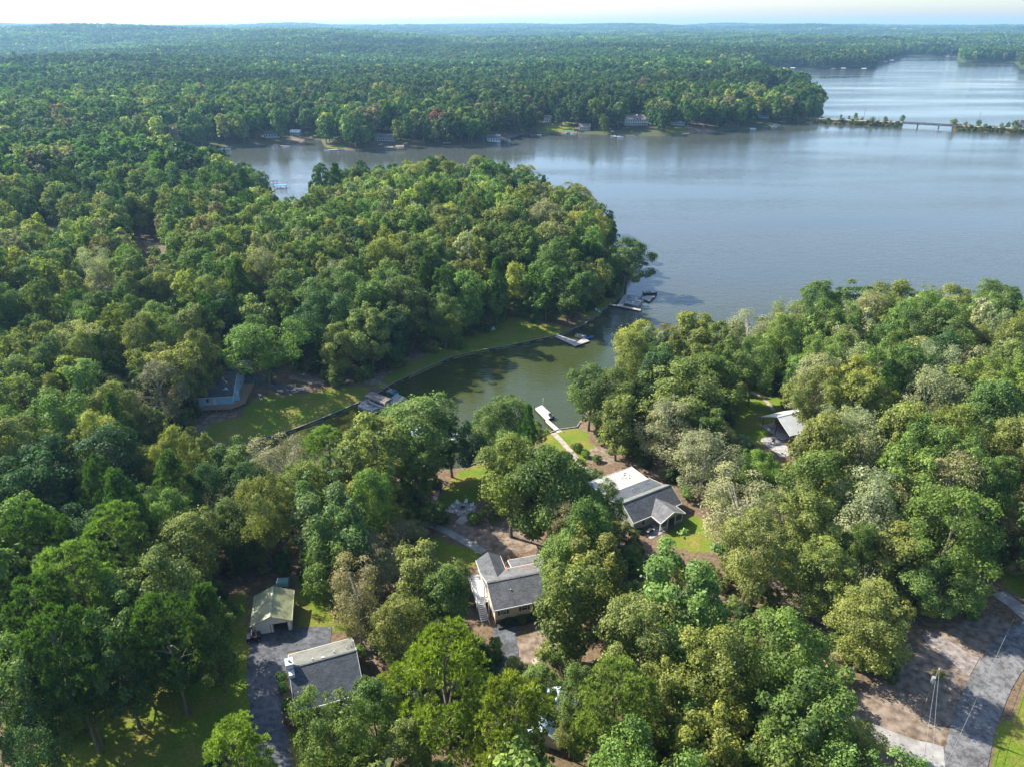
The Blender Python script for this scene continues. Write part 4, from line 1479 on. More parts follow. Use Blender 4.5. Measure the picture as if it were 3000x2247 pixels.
# L-shaped dock with the blue jet ski
dock('boat_dock', 'L-shaped grey timber dock jutting from the peninsula lawn', [[(1624, 986), (1634, 981), (1690, 1000), (1676, 1010)], [(1676, 1010), (1684, 1015), (1727, 1000), (1712, 990)]])
c = on_water(1728, 992)
jet_ski('blue and white jet ski at the end of the L-shaped dock', (c.x, c.y), heading((1715, 998), (1740, 994)), 'gelcoat_blue', .15)
c = on_water(1712, 988)
speedboat('tan rowing skiff tied inside the L-shaped dock', (c.x - 1.5, c.y - .3), heading((1690, 990), (1715, 994)), 'seat_beige', 'seat_beige', 4.2)

# double-slip dock at the tip of the peninsula
dock('boat_dock', 'grey double-slip dock at the tip of the wooded peninsula', [[(1782, 893), (1788, 890), (1878, 906), (1876, 911)], [(1826, 868), (1832, 864), (1880, 868), (1876, 874)],
     [(1808, 896), (1826, 868), (1842, 869), (1824, 899)], [(1878, 874), (1896, 867), (1920, 868), (1902, 884)]], z=.6)
hb = heading((1830, 893), (1878, 902))
c = on_water(1853, 894)
pontoon_boat('open pontoon boat with beige seats in the double-slip dock', (c.x, c.y), hb, group='boats at the double-slip dock')
c = on_water(1862, 883)
pontoon_boat('open pontoon boat with grey seats in the inner slip of the double-slip dock', (c.x, c.y), hb, group='boats at the double-slip dock', seat='canvas_grey')
c = on_water(1905, 862)
speedboat('dark maroon speedboat with tower moored outside the double-slip dock', (c.x, c.y), heading((1885, 862), (1925, 862)), 'gelcoat_dark', 'gelcoat_dark', 6.2, True)
# lift further round the point
c = on_water(1872, 738)
rect_dock('boat_dock', 'small dock beyond the last tree of the peninsula', (c.x - 3, c.y - 2), .1, 9, 2)
pontoon_boat('pontoon boat with grey canopy beyond the last tree of the peninsula', (c.x, c.y + 1.5), .1, canopy='canvas_grey')
# near floating dock with walkway
dock('boat_dock', 'white floating dock with gangway from the near lawn', [[(1566, 1196), (1588, 1186), (1622, 1218), (1600, 1231)], [(1596, 1232), (1606, 1228), (1652, 1268), (1640, 1274)]], 'dock_pale', z=.6)
c = on_water(1614, 1224)
jet_ski('black covered jet ski on the corner of the white floating dock', (c.x, c.y), 2.0, 'black_rubber', .35)
MB().tube([(0, 0, -1), (0, 0, 2.4)], .07, 6).build('x', 'white_paint')
o = bpy.data.objects['x']
o.name = 'dock_post'
o.location = (*on_water(1591, 1185)[:2], 0)
tag(o, 'single white post at the far corner of the white floating dock', 'post')
# white canopy under the big shoreline tree
c = on_water(1312, 1300)
boat_shelter('white-roofed boathouse half hidden by the large shoreline tree', (c.x, c.y), .6, 8, 5, 2.6, 'metal_pale', flat=False)
c = on_water(1215, 1290)
boat_shelter('pale blue roofed boathouse mostly hidden by trees on the near shore', (c.x, c.y), .6, 7, 4, 2.6, 'metal_blue', flat=True)
# blue-roofed docks in the small inlet
for px_, py_, lab in ((822, 553, 'blue flat-roofed boathouse in the small inlet behind the woods'), (802, 541, 'smaller dark blue boat shelter behind the blue-roofed boathouse')):
    c = on_water(px_, py_)
    boat_shelter(lab, (c.x, c.y), .15, 9 if px_ > 810 else 6, 4, 2.4, 'gelcoat_blue' if px_ > 810 else 'canvas_navy', flat=True)


def fw(px, py):
    return on_water(px, py)


GR = 'docks along the far shore'
for px_, py_, Ld, mt, lab in ((660, 437, 8, 'dock_pale', 'pale dock at the leftmost far shore bank'), (826, 430, 6, 'dock_red', 'reddish dock between two boats below the far inlet lawn'),
                              (985, 441, 14, 'dock_pale', 'pale angled dock right of the far inlet mouth'), (1330, 431, 16, 'dock_red', 'long reddish dock in shade on the far shore'),
                              (1470, 412, 9, 'timber_grey', 'grey dock below the pale sloping far bank'), (1562, 398, 8, 'timber_grey', 'grey dock beside the far stone steps'),
                              (1668, 392, 10, 'dock_pale', 'pale dock beside the green-roofed boat shelter'), (1808, 402, 8, 'dock_pale', 'pale dock below the large white lake house'),
                              (2002, 393, 12, 'dock_pale', 'white railed dock below the blue-grey lake house'), (2190, 378, 14, 'dock_pale', 'long pale dock left of the causeway'),
                              (2250, 370, 8, 'dock_pale', 'short pale dock near the causeway end'), (2300, 259, 14, 'dock_pale', 'pale dock at the far lawn point')):
    c = fw(px_, py_)
    rect_dock('boat_dock', lab, (c.x, c.y), random.uniform(-.5, .5) + .2, Ld, 2.4, mt, group=GR)
GB = 'small boats along the far shore'
for px_, py_, lab, k in ((645, 439, 'white boat at the leftmost far dock', 's'), (668, 438, 'second white boat at the leftmost far dock', 's'),
                         (810, 430, 'dark covered pontoon boat below the far inlet lawn', 'pn'), (840, 432, 'white pontoon boat below the far inlet lawn', 'p'),
                         (958, 443, 'white boat left of the angled far dock', 's'), (1000, 443, 'navy-covered pontoon boat right of the angled far dock', 'pn'),
                         (1486, 413, 'grey-covered pontoon boat below the sloping far bank', 'pg'), (1580, 397, 'white boat beside the far stone steps', 's'),
                         (1652, 393, 'white speedboat left of the green-roofed boat shelter', 's'), (1680, 393, 'white and blue pontoon boat right of the green-roofed boat shelter', 'p'),
                         (1818, 404, 'white pontoon boat below the large white lake house', 'p'), (1796, 401, 'white speedboat beside the dock of the large white lake house', 's'),
                         (2206, 380, 'white pontoon boat at the long pale dock left of the causeway', 'p'), (2268, 373, 'white canopied pontoon boat near the causeway end', 'pc'),
                         (2750, 385, 'white boat passing under the causeway bridge', 's'), (2316, 260, 'dark covered boat at the far lawn point', 'pn')):
    c = fw(px_, py_)
    a_ = random.uniform(-.3, .3)
    if k == 's':
        speedboat(lab, (c.x, c.y), a_, L=7.5 if px_ > 2700 else 5.6, group=GB)
    else:
        pontoon_boat(lab, (c.x, c.y), a_, canopy={'pc': 'gelcoat_white'}.get(k), cover={'pn': 'canvas_navy', 'pg': 'canvas_grey'}.get(k), group=GB)
for px_, py_, roof, lab in ((1664, 391, 'roof_green', 'green-roofed boat shelter below the sunny far bank'), (2291, 364, 'metal_teal', 'teal-roofed boat shelter beside the causeway end'),
                            (1140, 441, 'shingle_tan', 'brown-roofed boathouse on the far shore below the long grey lake house'), (1310, 428, 'metal_teal', 'teal boat shelter in shade by the long reddish dock'),
                            (1172, 438, 'shingle_tan', 'smaller brown-roofed boathouse right of the larger brown one')):
    c = fw(px_, py_)
    boat_shelter(lab, (c.x, c.y), random.uniform(-.2, .2), 8, 5, 2.6, roof, flat=(roof != 'shingle_tan'))
# specks along the farthest shore
for i, (px_, py_) in enumerate(((2262, 203), (2300, 205), (2322, 204), (2440, 206), (2470, 205), (2530, 206), (2595, 186), (2612, 181), (2775, 169), (2795, 169), (2815, 170))):
    c = fw(px_, py_)
    boat_shelter('tiny boathouse on the farthest wooded shore, %s counted from the left' % ('first', 'second', 'third', 'fourth', 'fifth', 'sixth', 'seventh', 'eighth', 'ninth', 'tenth', 'last')[i], (c.x, c.y), random.uniform(-.4, .4), 11, 7, 3.2, 'metal_pale' if i % 3 else 'shingle_tan', group='boathouses on the farthest shore', flat=False)

# ------------------------------------------------------------------ causeway and bridge
C0, C1, C2, C3 = fw(2322, 356), fw(2642, 371), fw(2792, 380), fw(3160, 398)


def embankment(name, a, b, label, extra=0.0):
    d = (b - a)
    Ln = d.length
    t = d.normalized()
    n_ = Vector((-t.y, t.x, 0))
    k = max(2, int(Ln / 6))
    vs, fs = [], []
    prof = [(-11.5, -1.5), (-9.5, .3), (-8.0, 1.6), (-5.0, 4.2), (5.0, 4.2), (8, 1.8), (11, -1.5)]
    for i in range(k + 1):
        p = a + t * (Ln * i / k)
        for o_, z_ in prof:
            j = random.uniform(-.5, .5) if z_ < 4 else 0
            vs.append((p.x + n_.x * (o_ + j), p.y + n_.y * (o_ + j), z_ + j * .3))
    m_ = len(prof)
    for i in range(k):
        for j in range(m_ - 1):
            fs.append((i * m_ + j, i * m_ + m_ + j, i * m_ + m_ + j + 1, i * m_ + j + 1)[::-1])
    fs += [tuple(range(m_)), tuple(k * m_ + j for j in range(m_))[::-1]]
    o = MB().add(vs, fs).build(name, 'causeway_grass', kind='structure')
    o['label'] = label
    r = MB().add([tuple(a + n_ * s * 3.4 + Vector((0, 0, 4.28))) for s in (-1, 1)] + [tuple(b + n_ * s * 3.4 + Vector((0, 0, 4.28))) for s in (1, -1)], [(0, 1, 2, 3)]).build('causeway_road', 'concrete_warm', kind='structure')
    r['label'] = 'pale road along the causeway top'


embankment('causeway_bank', C0 + (C0 - C1).normalized() * 14, C1, 'grassy causeway bank running out from the wooded point')
embankment('causeway_bank', C2, C3, 'grassy causeway bank right of the bridge')
bd = (C2 - C1)
t = thing('road_bridge', 'long low concrete bridge on piers joining the causeway banks', 'bridge', C1, math.atan2(bd.y, bd.x))
Lb = bd.length
MB().box(-1, -4.2, 3.1, Lb + 1, 4.2, 4.27).build('deck', 'concrete', t)
for s in (-1, 1):
    MB().box(-1, s * 4.05 - .12, 4.28, Lb + 1, s * 4.05 + .12, 5.1).build('parapet', 'concrete', t)
for f_ in (.0, .31, .72, 1.0):
    p = MB().box(Lb * f_ - .6, -3.6, -2, Lb * f_ + .6, -2.2, 2.45).box(Lb * f_ - .6, 2.2, -2, Lb * f_ + .6, 3.6, 2.45).build('pier', 'concrete', t)
    MB().box(Lb * f_ - .8, -4.1, 2.453, Lb * f_ + .8, 4.1, 3.097).build('pier_cap', 'concrete', p)
for px_, py_, hh, lab in ((2528, 358, 13, 'thin utility pole rising from the causeway between small trees'), (2862, 374, 13, 'thin utility pole rising from the causeway right of the bridge')):
    c = fw(px_, py_)
    t = thing('utility_pole', lab, 'pole', (c.x, c.y, 3))
    MB().tube([(0, 0, 0), (0, 0, hh)], [.22, .14], 7).build('pole', 'pole_wood', t)
    MB().box(-1.2, -.07, hh - 1.2, 1.2, .07, hh - 1.05).build('crossarm', 'pole_wood', t)

# ------------------------------------------------------------------ water tower on the ridge
c = Vector(unp(292, 100, 40))
dist = 4300.0
d = ray(292, 104)
tt = dist / d[1]
wx, wy = d[0] * tt, dist
tz = float(height(np.array([wx]), np.array([wy]), np.array([3000.0]))[0])
t = thing('water_tower', 'white water tower standing on the wooded ridge at far left', 'water tower', (wx, wy, tz))
MB().tube([(0, 0, 0), (0, 0, 34)], [2.6, 1.8], 10).build('stem', 'gelcoat_white', t)
tk = [(0, 0, 30 + 12 * (i / 8)) for i in range(9)]
MB().tube(tk, [2 + 6.5 * math.sin(math.pi * (i / 8) * .96 + .06) for i in range(9)], 16).build('tank', 'gelcoat_white', t, smooth=True)


# ------------------------------------------------------------------ poles, wires, yard things
def wire(pts, label_parent, name='wire', r=.02, sag=.6):
    a, b = Vector(pts[0]), Vector(pts[1])
    L_ = [a.lerp(b, i / 14) - Vector((0, 0, sag * 4 * (i / 14) * (1 - i / 14))) for i in range(15)]
    return MB().tube(L_, r, 5).build(name, 'wire', label_parent)


c = at(2698, 2096)
hp = 10.4
t = thing('utility_pole', 'brown utility pole with grey transformer beside the curving road', 'pole', c)
MB().tube([(0, 0, -.5), (.05, 0, hp)], [.17, .11], 8).build('pole', 'pole_wood', t)
MB().tube([(-.35, -.1, hp - 2.6), (-.35, -.1, hp - 1.5)], .28, 10).build('transformer', 'steel_grey', t)
MB().box(-.3, -.06, hp - 2.2, .12, .06, hp - 2.05).build('bracket', 'steel_grey', t)
MB().tube([(.06, 0, hp), (.06, 0, hp + .3)], .05, 6).build('insulator', 'plastic_white', t)
MB().tube([(.12, 0, 4.5), (.3, -.2, 4.6)], .03, 5).build('meter_arm', 'steel_grey', t)
q = Vector(unp(2729, 2300, 14.5)) - c
wire([(.06, 0, hp + .28), q], t)
q = Vector(unp(2700, 2300, 12.5)) - c
wire([(.06, 0, hp - 1.6), q], t, sag=.8)
t2 = thing('power_line', 'pair of thin wires running above the left edge of the road', 'wire', Vector(unp(2762, 2260, 15)))
qa = Vector(unp(2765, 2300, 15))
for dz_ in (0, -.9):
    wire([Vector((0, 0, dz_)), Vector(unp(2975, 1800, 13)) - Vector(unp(2762, 2260, 15)) + Vector((0, 0, dz_ * .5))], t2, sag=.5)
c0_ = at(2340, 1690, 6)
t3 = thing('service_wire', 'thin service wire crossing the pink earth strip between the trees', 'wire', c0_)
wire([(0, 0, 0), at(2440, 1790, 6) - c0_], t3, sag=.2)
c = at(283, 660, 10)
t = thing('utility_pole', 'utility pole with white lamp among the trees at left', 'pole', (c.x, c.y, c.z - 10))
MB().tube([(0, 0, -1), (0, 0, 10.5)], [.16, .11], 7).build('pole', 'pole_wood', t)
MB().box(-.9, -.06, 9.6, .9, .06, 9.75).build('crossarm', 'pole_wood', t)
MB().tube([(.1, 0, 9.0), (.7, 0, 9.5), (.9, 0, 9.3)], [.05, .05, .2], 6).build('lamp', 'plastic_white', t)
e = at(520, 735, 9) - Vector((c.x, c.y, c.z - 10))
for k, (ox, oz) in enumerate(((-.8, 9.8), (.8, 9.8), (0, 8.6), (0, 8.0))):
    wire([(ox, 0, oz), (e.x + ox, e.y, e.z + oz - 9)], t, r=.04, sag=1.2)


def adirondack(label, c, rz, group, mat='plastic_white'):
    t = thing('garden_chair', label, 'chair', c, rz, group)
    MB().ext_y([(-.3, .28), (.35, .4), (.35, .45), (-.3, .33)], -.3, .3).build('seat', mat, t)
    MB().ext_y([(-.3, .3), (-.24, .3), (-.5, 1.05), (-.56, 1.05)][::-1], -.3, .3).build('backrest', mat, t)
    for s in (-1, 1):
        MB().box(-.45, s * .36 - .06, .55, .4, s * .36 + .06, .6).build('armrest', mat, t)
        MB().box(.28, s * .34 - .04, 0, .36, s * .34 + .04, .55).build('leg', mat, t)
        MB().box(-.4, s * .34 - .04, 0, -.32, s * .34 + .04, .55).build('leg', mat, t)
    return t


fc = atv(1000, 1098)
fp = thing('fire_pit', 'round dark stone fire pit in the middle of the paved patio', 'fire pit', fc + Vector((0, 0, .07)))
for i in range(14):
    a_ = 2 * math.pi * i / 14
    o = MB().ext_z([(.62 * math.cos(a_ - .2), .62 * math.sin(a_ - .2)), (.85 * math.cos(a_ - .2), .85 * math.sin(a_ - .2)), (.85 * math.cos(a_ + .2), .85 * math.sin(a_ + .2)), (.62 * math.cos(a_ + .2), .62 * math.sin(a_ + .2))], 0, .42).build('stone', 'stone', fp)
MB().tube([(0, 0, 0), (0, 0, .2)], .6, 14).build('ash_bed', 'dark_inside', fp)
names = ('farthest left', 'far', 'far right', 'right', 'near right', 'near', 'near left')
for i, nm in enumerate(names):
    a_ = 2 * math.pi * i / 7 + 2.2
    p = fc + Vector((2.3 * math.cos(a_), 2.3 * math.sin(a_), 0))
    adirondack('white garden chair on the %s side of the fire pit' % nm, (p.x, p.y, gz(p.x, p.y) + .08), a_ + math.pi, 'chairs round the fire pit')
for i, (px_, py_, nm) in enumerate(((1432, 972, 'leftmost'), (1440, 970, 'middle'), (1447, 967, 'rightmost'))):
    c = at(px_, py_)
    adirondack('white lawn chair, %s of three on the shaded cove lawn' % nm, c, -1.1, 'white chairs on the shaded lawn')
for i, (px_, py_, nm) in enumerate(((1748, 911, 'left'), (1757, 917, 'right'))):
    c = at(px_, py_)
    adirondack('white lawn chair, the %s one beside the seawall near the double-slip dock' % nm, c, -.6, 'white chairs near the tip')
for i, (px_, py_, nm) in enumerate(((762, 1160, 'upper'), (766, 1172, 'lower'))):
    c = at(px_, py_)
    adirondack('white garden chair beside the blue house deck, the %s of two' % nm, c, .4, 'white chairs by the blue house')


def cart(label, c, rz):
    t = thing('utility_cart', label, 'cart', c, rz)
    MB().box(-1.3, -.75, .45, 1.3, .75, .62).build('bed', 'black_rubber', t)
    MB().ext_y([(-1.2, .62), (1.2, .62), (1.25, .95), (.7, 1.15), (.1, 1.05), (-1.2, 1.05)], -.7, .7).build('body', 'gelcoat_dark', t)
    for x_ in (-.2, .6):
        MB().tube([(x_, -.65, 1.0), (x_, -.6, 1.9), (x_, .6, 1.9), (x_, .65, 1.0)], .04, 6).build('roll_bar', 'steel_grey', t)
    MB().box(-.5, -.6, 1.0, -.1, .6, 1.3).build('seat', 'black_rubber', t)
    for x_ in (-.9, .9):
        for y_ in (-.75, .75):
            w_ = MB().tube([(x_, y_ - .13, .32), (x_, y_ + .13, .32)], .32, 12).build('wheel', 'black_rubber', t)
            MB().tube([(x_, y_ - .14, .32), (x_, y_ + .14, .32)], .14, 8).build('rim', 'alloy', w_)
    return t


c = at(745, 1872)
cart('dark utility cart parked at the left corner of the white garage', (c.x, c.y, c.z + .05), .3)
c = at(830, 1716)
t = thing('covered_trailer', 'small teal and white trailer parked behind the white garage', 'trailer', c, .1)
MB().ext_x([(-.85, .45), (.85, .45), (.85, 1.5), (.6, 1.75), (-.6, 1.75), (-.85, 1.5)], -1.0, 1.3).build('body', 'teal_paint', t)
MB().box(-1.12, -.8, .45, -1.003, .8, 1.6).build('front_panel', 'white_paint', t)
MB().tube([(-1.1, 0, .45), (-2.0, 0, .4)], .05, 6).build('drawbar', 'steel_grey', t)
for y_ in (-.95, .95):
    MB().tube([(.2, y_ - .09, .32), (.2, y_ + .09, .32)], .32, 12).build('wheel', 'black_rubber', t)
c = at(1905, 1562)
t = thing('barbecue_grill', 'black barbecue grill beside the gabled porch', 'grill', (c.x, c.y, c.z), .5)
MB().ext_y([(-.6, .8), (.6, .8), (.6, 1.05), (.35, 1.3), (-.35, 1.3), (-.6, 1.05)], -.35, .35).build('hood', 'black_rubber', t)
for x_ in (-.5, .5):
    for y_ in (-.28, .28):
        MB().box(x_ - .04, y_ - .04, 0, x_ + .04, y_ + .04, .8).build('leg', 'black_rubber', t)
MB().box(.6, -.3, .9, 1.05, .3, .95).box(-1.05, -.3, .9, -.6, .3, .95).build('side_shelf', 'steel_grey', t)
c = at(2966, 1822)
t = thing('mailbox', 'dark mailbox on a post at the edge of the right driveway', 'mailbox', c, .5)
MB().box(-.06, -.06, -.3, .06, .06, 1.1).build('post', 'timber', t)
MB().ext_y([(-.14, 1.1), (.14, 1.1), (.14, 1.28), (.08, 1.36), (-.08, 1.36), (-.14, 1.28)], -.28, .28).build('box', 'black_rubber', t)
c = at(2265, 1300)
t = thing('barbecue_grill', 'dark red barbecue grill on the patio of the metal-roofed house', 'grill', (c.x, c.y, c.z + .08), 1.0)
MB().ext_y([(-.6, .8), (.6, .8), (.6, 1.05), (.35, 1.3), (-.35, 1.3), (-.6, 1.05)], -.35, .35).build('hood', 'gelcoat_dark', t)
for x_ in (-.5, .5):
    for y_ in (-.28, .28):
        MB().box(x_ - .04, y_ - .04, 0, x_ + .04, y_ + .04, .8).build('leg', 'black_rubber', t)

# TREES-BEGIN
# ------------------------------------------------------------------ tree shapes
TH, TR = 18.0, 5.5                 # height and crown radius of every prototype


def unit(a):
    return a / (np.linalg.norm(a, axis=1, keepdims=True) + 1e-9)


def cards(r, pos, nrm, size, ratio=0.58):
    n = len(pos)
    t1 = unit(np.cross(nrm, r.normal(size=(n, 3))))
    t2 = np.cross(nrm, t1)
    s = size[:, None]
    b = nrm * s * r.uniform(-.25, .25, (n, 1))
    v = np.stack([pos - t1 * s, pos + t2 * s * ratio + b, pos + t1 * s, pos - t2 * s * ratio + b], 1).reshape(-1, 3)
    f = np.arange(n * 4, dtype=np.int32).reshape(-1, 4)
    return v, f


def crown_clumps(r, nclump, shape, base, lobes=0.27):
    ph = r.uniform(0, 6.28, 4)
    k = np.arange(nclump)
    u = (k + r.uniform(0, 1, nclump)) / nclump
    a = k * 2.399963 + r.uniform(-.5, .5, nclump)
    if shape == 'round':
        pr = np.sqrt(np.clip(1 - ((u - .42) / .60) ** 2, 0.05, 1))
    elif shape == 'tall':
        pr = .86 * np.clip(1 - np.abs(u - .38) ** 1.8 / .62, 0.1, 1) ** .7
    elif shape == 'spread':
        pr = 1.12 * np.sqrt(np.clip(1 - ((u - .58) / .62) ** 2, 0.06, 1))
    else:                                       # cone-like pine top
        pr = .85 * np.clip(1.05 - u, 0.06, 1) ** .7 * np.clip(.5 + 1.7 * u, 0, 1)
    lob = 1 + lobes * np.sin(2 * a + ph[0] + 2 * u) + lobes * .8 * np.sin(3 * a + ph[1] - 3 * u) + .1 * np.sin(7 * u + ph[2])
    q = r.uniform(.30, 1.0, nclump) ** .5
    rad_ = TR * pr * lob * q * .86
    z = TH * (base + (1 - base) * (u * .93 + .02))
    c = np.stack([rad_ * np.cos(a), rad_ * np.sin(a), z], 1)
    rc = TR * r.uniform(.13, .36, nclump) * (.75 + .35 * pr)
    return c, rc


def broad_crown(seed, n, size, shape, base=.26, nclump=64, dens=1.0):
    r = np.random.default_rng(seed)
    c, rc = crown_clumps(r, nclump, shape, base)
    # an uneven crown: one side thinner, a few stray boughs
    sa = r.uniform(0, 6.28)
    thin = (np.cos(np.arctan2(c[:, 1], c[:, 0]) - sa) > .55) & (r.uniform(0, 1, nclump) < .45)
    c[thin, :2] *= .55
    stray = r.uniform(0, 1, nclump) < .09
    c[stray, :2] *= 1.22
    rc[stray] *= .7
    cid = r.choice(nclump, n, p=rc ** 2 / np.sum(rc ** 2))
    axis = c.copy()
    axis[:, 2] = (c[:, 2] - TH * (base + .45 * (1 - base))) * .8
    o = unit(axis)[cid]
    d = unit(r.normal(size=(n, 3)) + .85 * o + np.array([0, 0, .45]))
    ext = .5 + .6 * r.uniform(0, 1, n) ** .6 + np.where(r.uniform(0, 1, n) < .16, r.uniform(0, .55, n), 0)
    pos = c[cid] + d * (rc[cid] * ext)[:, None] * np.array([1, 1, .8])
    nrm = unit(d * .8 + r.normal(size=(n, 3)) * .5 + np.array([0, 0, .45]))
    s = size * r.uniform(.65, 1.35, n)
    v, f = cards(r, pos, nrm, s)
    cv = r.uniform(0, 1, nclump)
    var = np.clip(.5 + (cv[cid] - .5) * .65 + r.normal(0, .17, n), 0, 1)
    return v, f, np.repeat(var, 4), c


def pine_crown(seed, tufts, blades, length, width, base=.42, nclump=58, shape='pine'):
    r = np.random.default_rng(seed)
    c, rc = crown_clumps(r, nclump, shape, base, .2)
    rc = rc * .82
    cid = r.choice(nclump, tufts, p=rc ** 2 / np.sum(rc ** 2))
    axis = c.copy()
    axis[:, 2] = (c[:, 2] - TH * (base + .3 * (1 - base))) * .9
    o = unit(axis)[cid]
    d = unit(r.normal(size=(tufts, 3)) + .8 * o + np.array([0, 0, .75]))
    pos = c[cid] + d * (rc[cid] * (.5 + .6 * r.uniform(0, 1, tufts) ** .5))[:, None] * np.array([1, 1, .62])
    bd_ = unit(np.repeat(d, blades, 0) * 1.0 + r.normal(size=(tufts * blades, 3)) * .75 + np.array([0, 0, .35]))
    bp = np.repeat(pos, blades, 0)
    L_ = length * r.uniform(.7, 1.25, (tufts * blades, 1))
    sd_ = unit(np.cross(bd_, r.normal(size=bd_.shape))) * width
    v = np.stack([bp - sd_ * .5, bp + bd_ * L_ * .55 - sd_, bp + bd_ * L_, bp + bd_ * L_ * .55 + sd_], 1).reshape(-1, 3)
    f = np.arange(len(v), dtype=np.int32).reshape(-1, 4)
    cv = r.uniform(0, 1, nclump)
    tv = np.clip(.5 + (cv[cid] - .5) * .5 + r.normal(0, .18, tufts), 0, 1)
    return v, f, np.repeat(tv, blades * 4), c


def trunk_mesh(seed, clumps, kind, limbs=11, k=6):
    r = np.random.default_rng(seed + 900)
    m = MB()
    lean = r.uniform(-.5, .5, 2)
    top = TH * (.93 if kind == 'pine' else .78)
    z = np.linspace(-1.2, top, 7)
    ax = [(lean[0] * (t_ / TH) + .15 * math.sin(t_ * .6 + seed), lean[1] * (t_ / TH) + .15 * math.cos(t_ * .5 + seed), t_) for t_ in z]
    m.tube(ax, [.34 * (1 - .8 * i / 6) + (.1 if i == 0 else 0) for i in range(7)], k)
    idx = r.choice(len(clumps), min(limbs, len(clumps)), replace=False)
    for i in idx:
        e = clumps[i]
        zs = max(TH * .2, e[2] - (1.0 if kind == 'pine' else 3.4) - r.uniform(0, 1.2))
        zs = min(zs, top * .95)
        s = np.array([lean[0] * zs / TH, lean[1] * zs / TH, zs])
        mid = s + (e - s) * .5 + np.array([0, 0, .3])
        m.tube([tuple(s), tuple(mid), tuple(e)], [.13, .085, .03], 5)
    return m


CROWNS = {'broad': [], 'sparse': [], 'pine': []}
for i, (sh, ba) in enumerate((('round', .24), ('round', .30), ('tall', .22), ('spread', .34), ('round', .2), ('tall', .3), ('spread', .28), ('round', .33))):
    v, f, va, c = broad_crown(10 + i, (15000, 19000, 12500, 15000)[i % 4], (.20, .165, .235, .19)[i % 4], sh, ba, (44, 60, 50, 70)[i % 4])
    CROWNS['broad'].append((np_mesh('crown', v, f, ['foliage'], var=va), trunk_mesh(10 + i, c, 'broad').mesh('trunk', 'bark')))
for i, (sh, ba) in enumerate((('round', .26), ('spread', .3), ('tall', .25))):
    v, f, va, c = broad_crown(40 + i, 10500, .165, sh, ba, 70)
    CROWNS['sparse'].append((np_mesh('crown', v, f, ['foliage'], var=va), trunk_mesh(40 + i, c, 'broad', 26).mesh('trunk', 'bark_pale')))
for i in range(4):
    v, f, va, c = pine_crown(60 + i, 1700 if i < 2 else 1300, 13, .5, .06, (.36, .42, .38, .46)[i], 64, 'round' if i < 2 else 'pine')
    CROWNS['pine'].append((np_mesh('crown', v, f, ['foliage'], var=va), trunk_mesh(60 + i, c, 'pine', 16).mesh('trunk', 'bark')))

CROWNS['bare'] = []
for i in range(2):
    v, f, va, c = broad_crown(80 + i, 900, .15, 'spread', .35, 46)
    CROWNS['bare'].append((np_mesh('crown', v, f, ['foliage'], var=va), trunk_mesh(80 + i, c, 'broad', 44).mesh('trunk', 'bark_pale')))

# ------------------------------------------------------------------ where trees stand
PAL = {'G': (.056, .108, .030), 'M': (.115, .170, .040), 'O': (.185, .212, .052), 'Y': (.245, .265, .052), 'B': (.215, .190, .100),
       'W': (.25, .26, .125), 'R': (.19, .085, .06), 'P': (.205, .255, .040), 'D': (.070, .132, .030), 'L': (.150, .222, .050)}
CNAME = {'G': 'dark green', 'M': 'mid green', 'O': 'olive green', 'Y': 'yellow-green', 'B': 'tan-brown', 'W': 'pale dusty green', 'R': 'reddish', 'P': 'bright yellow-green', 'D': 'deep green', 'L': 'fresh green'}

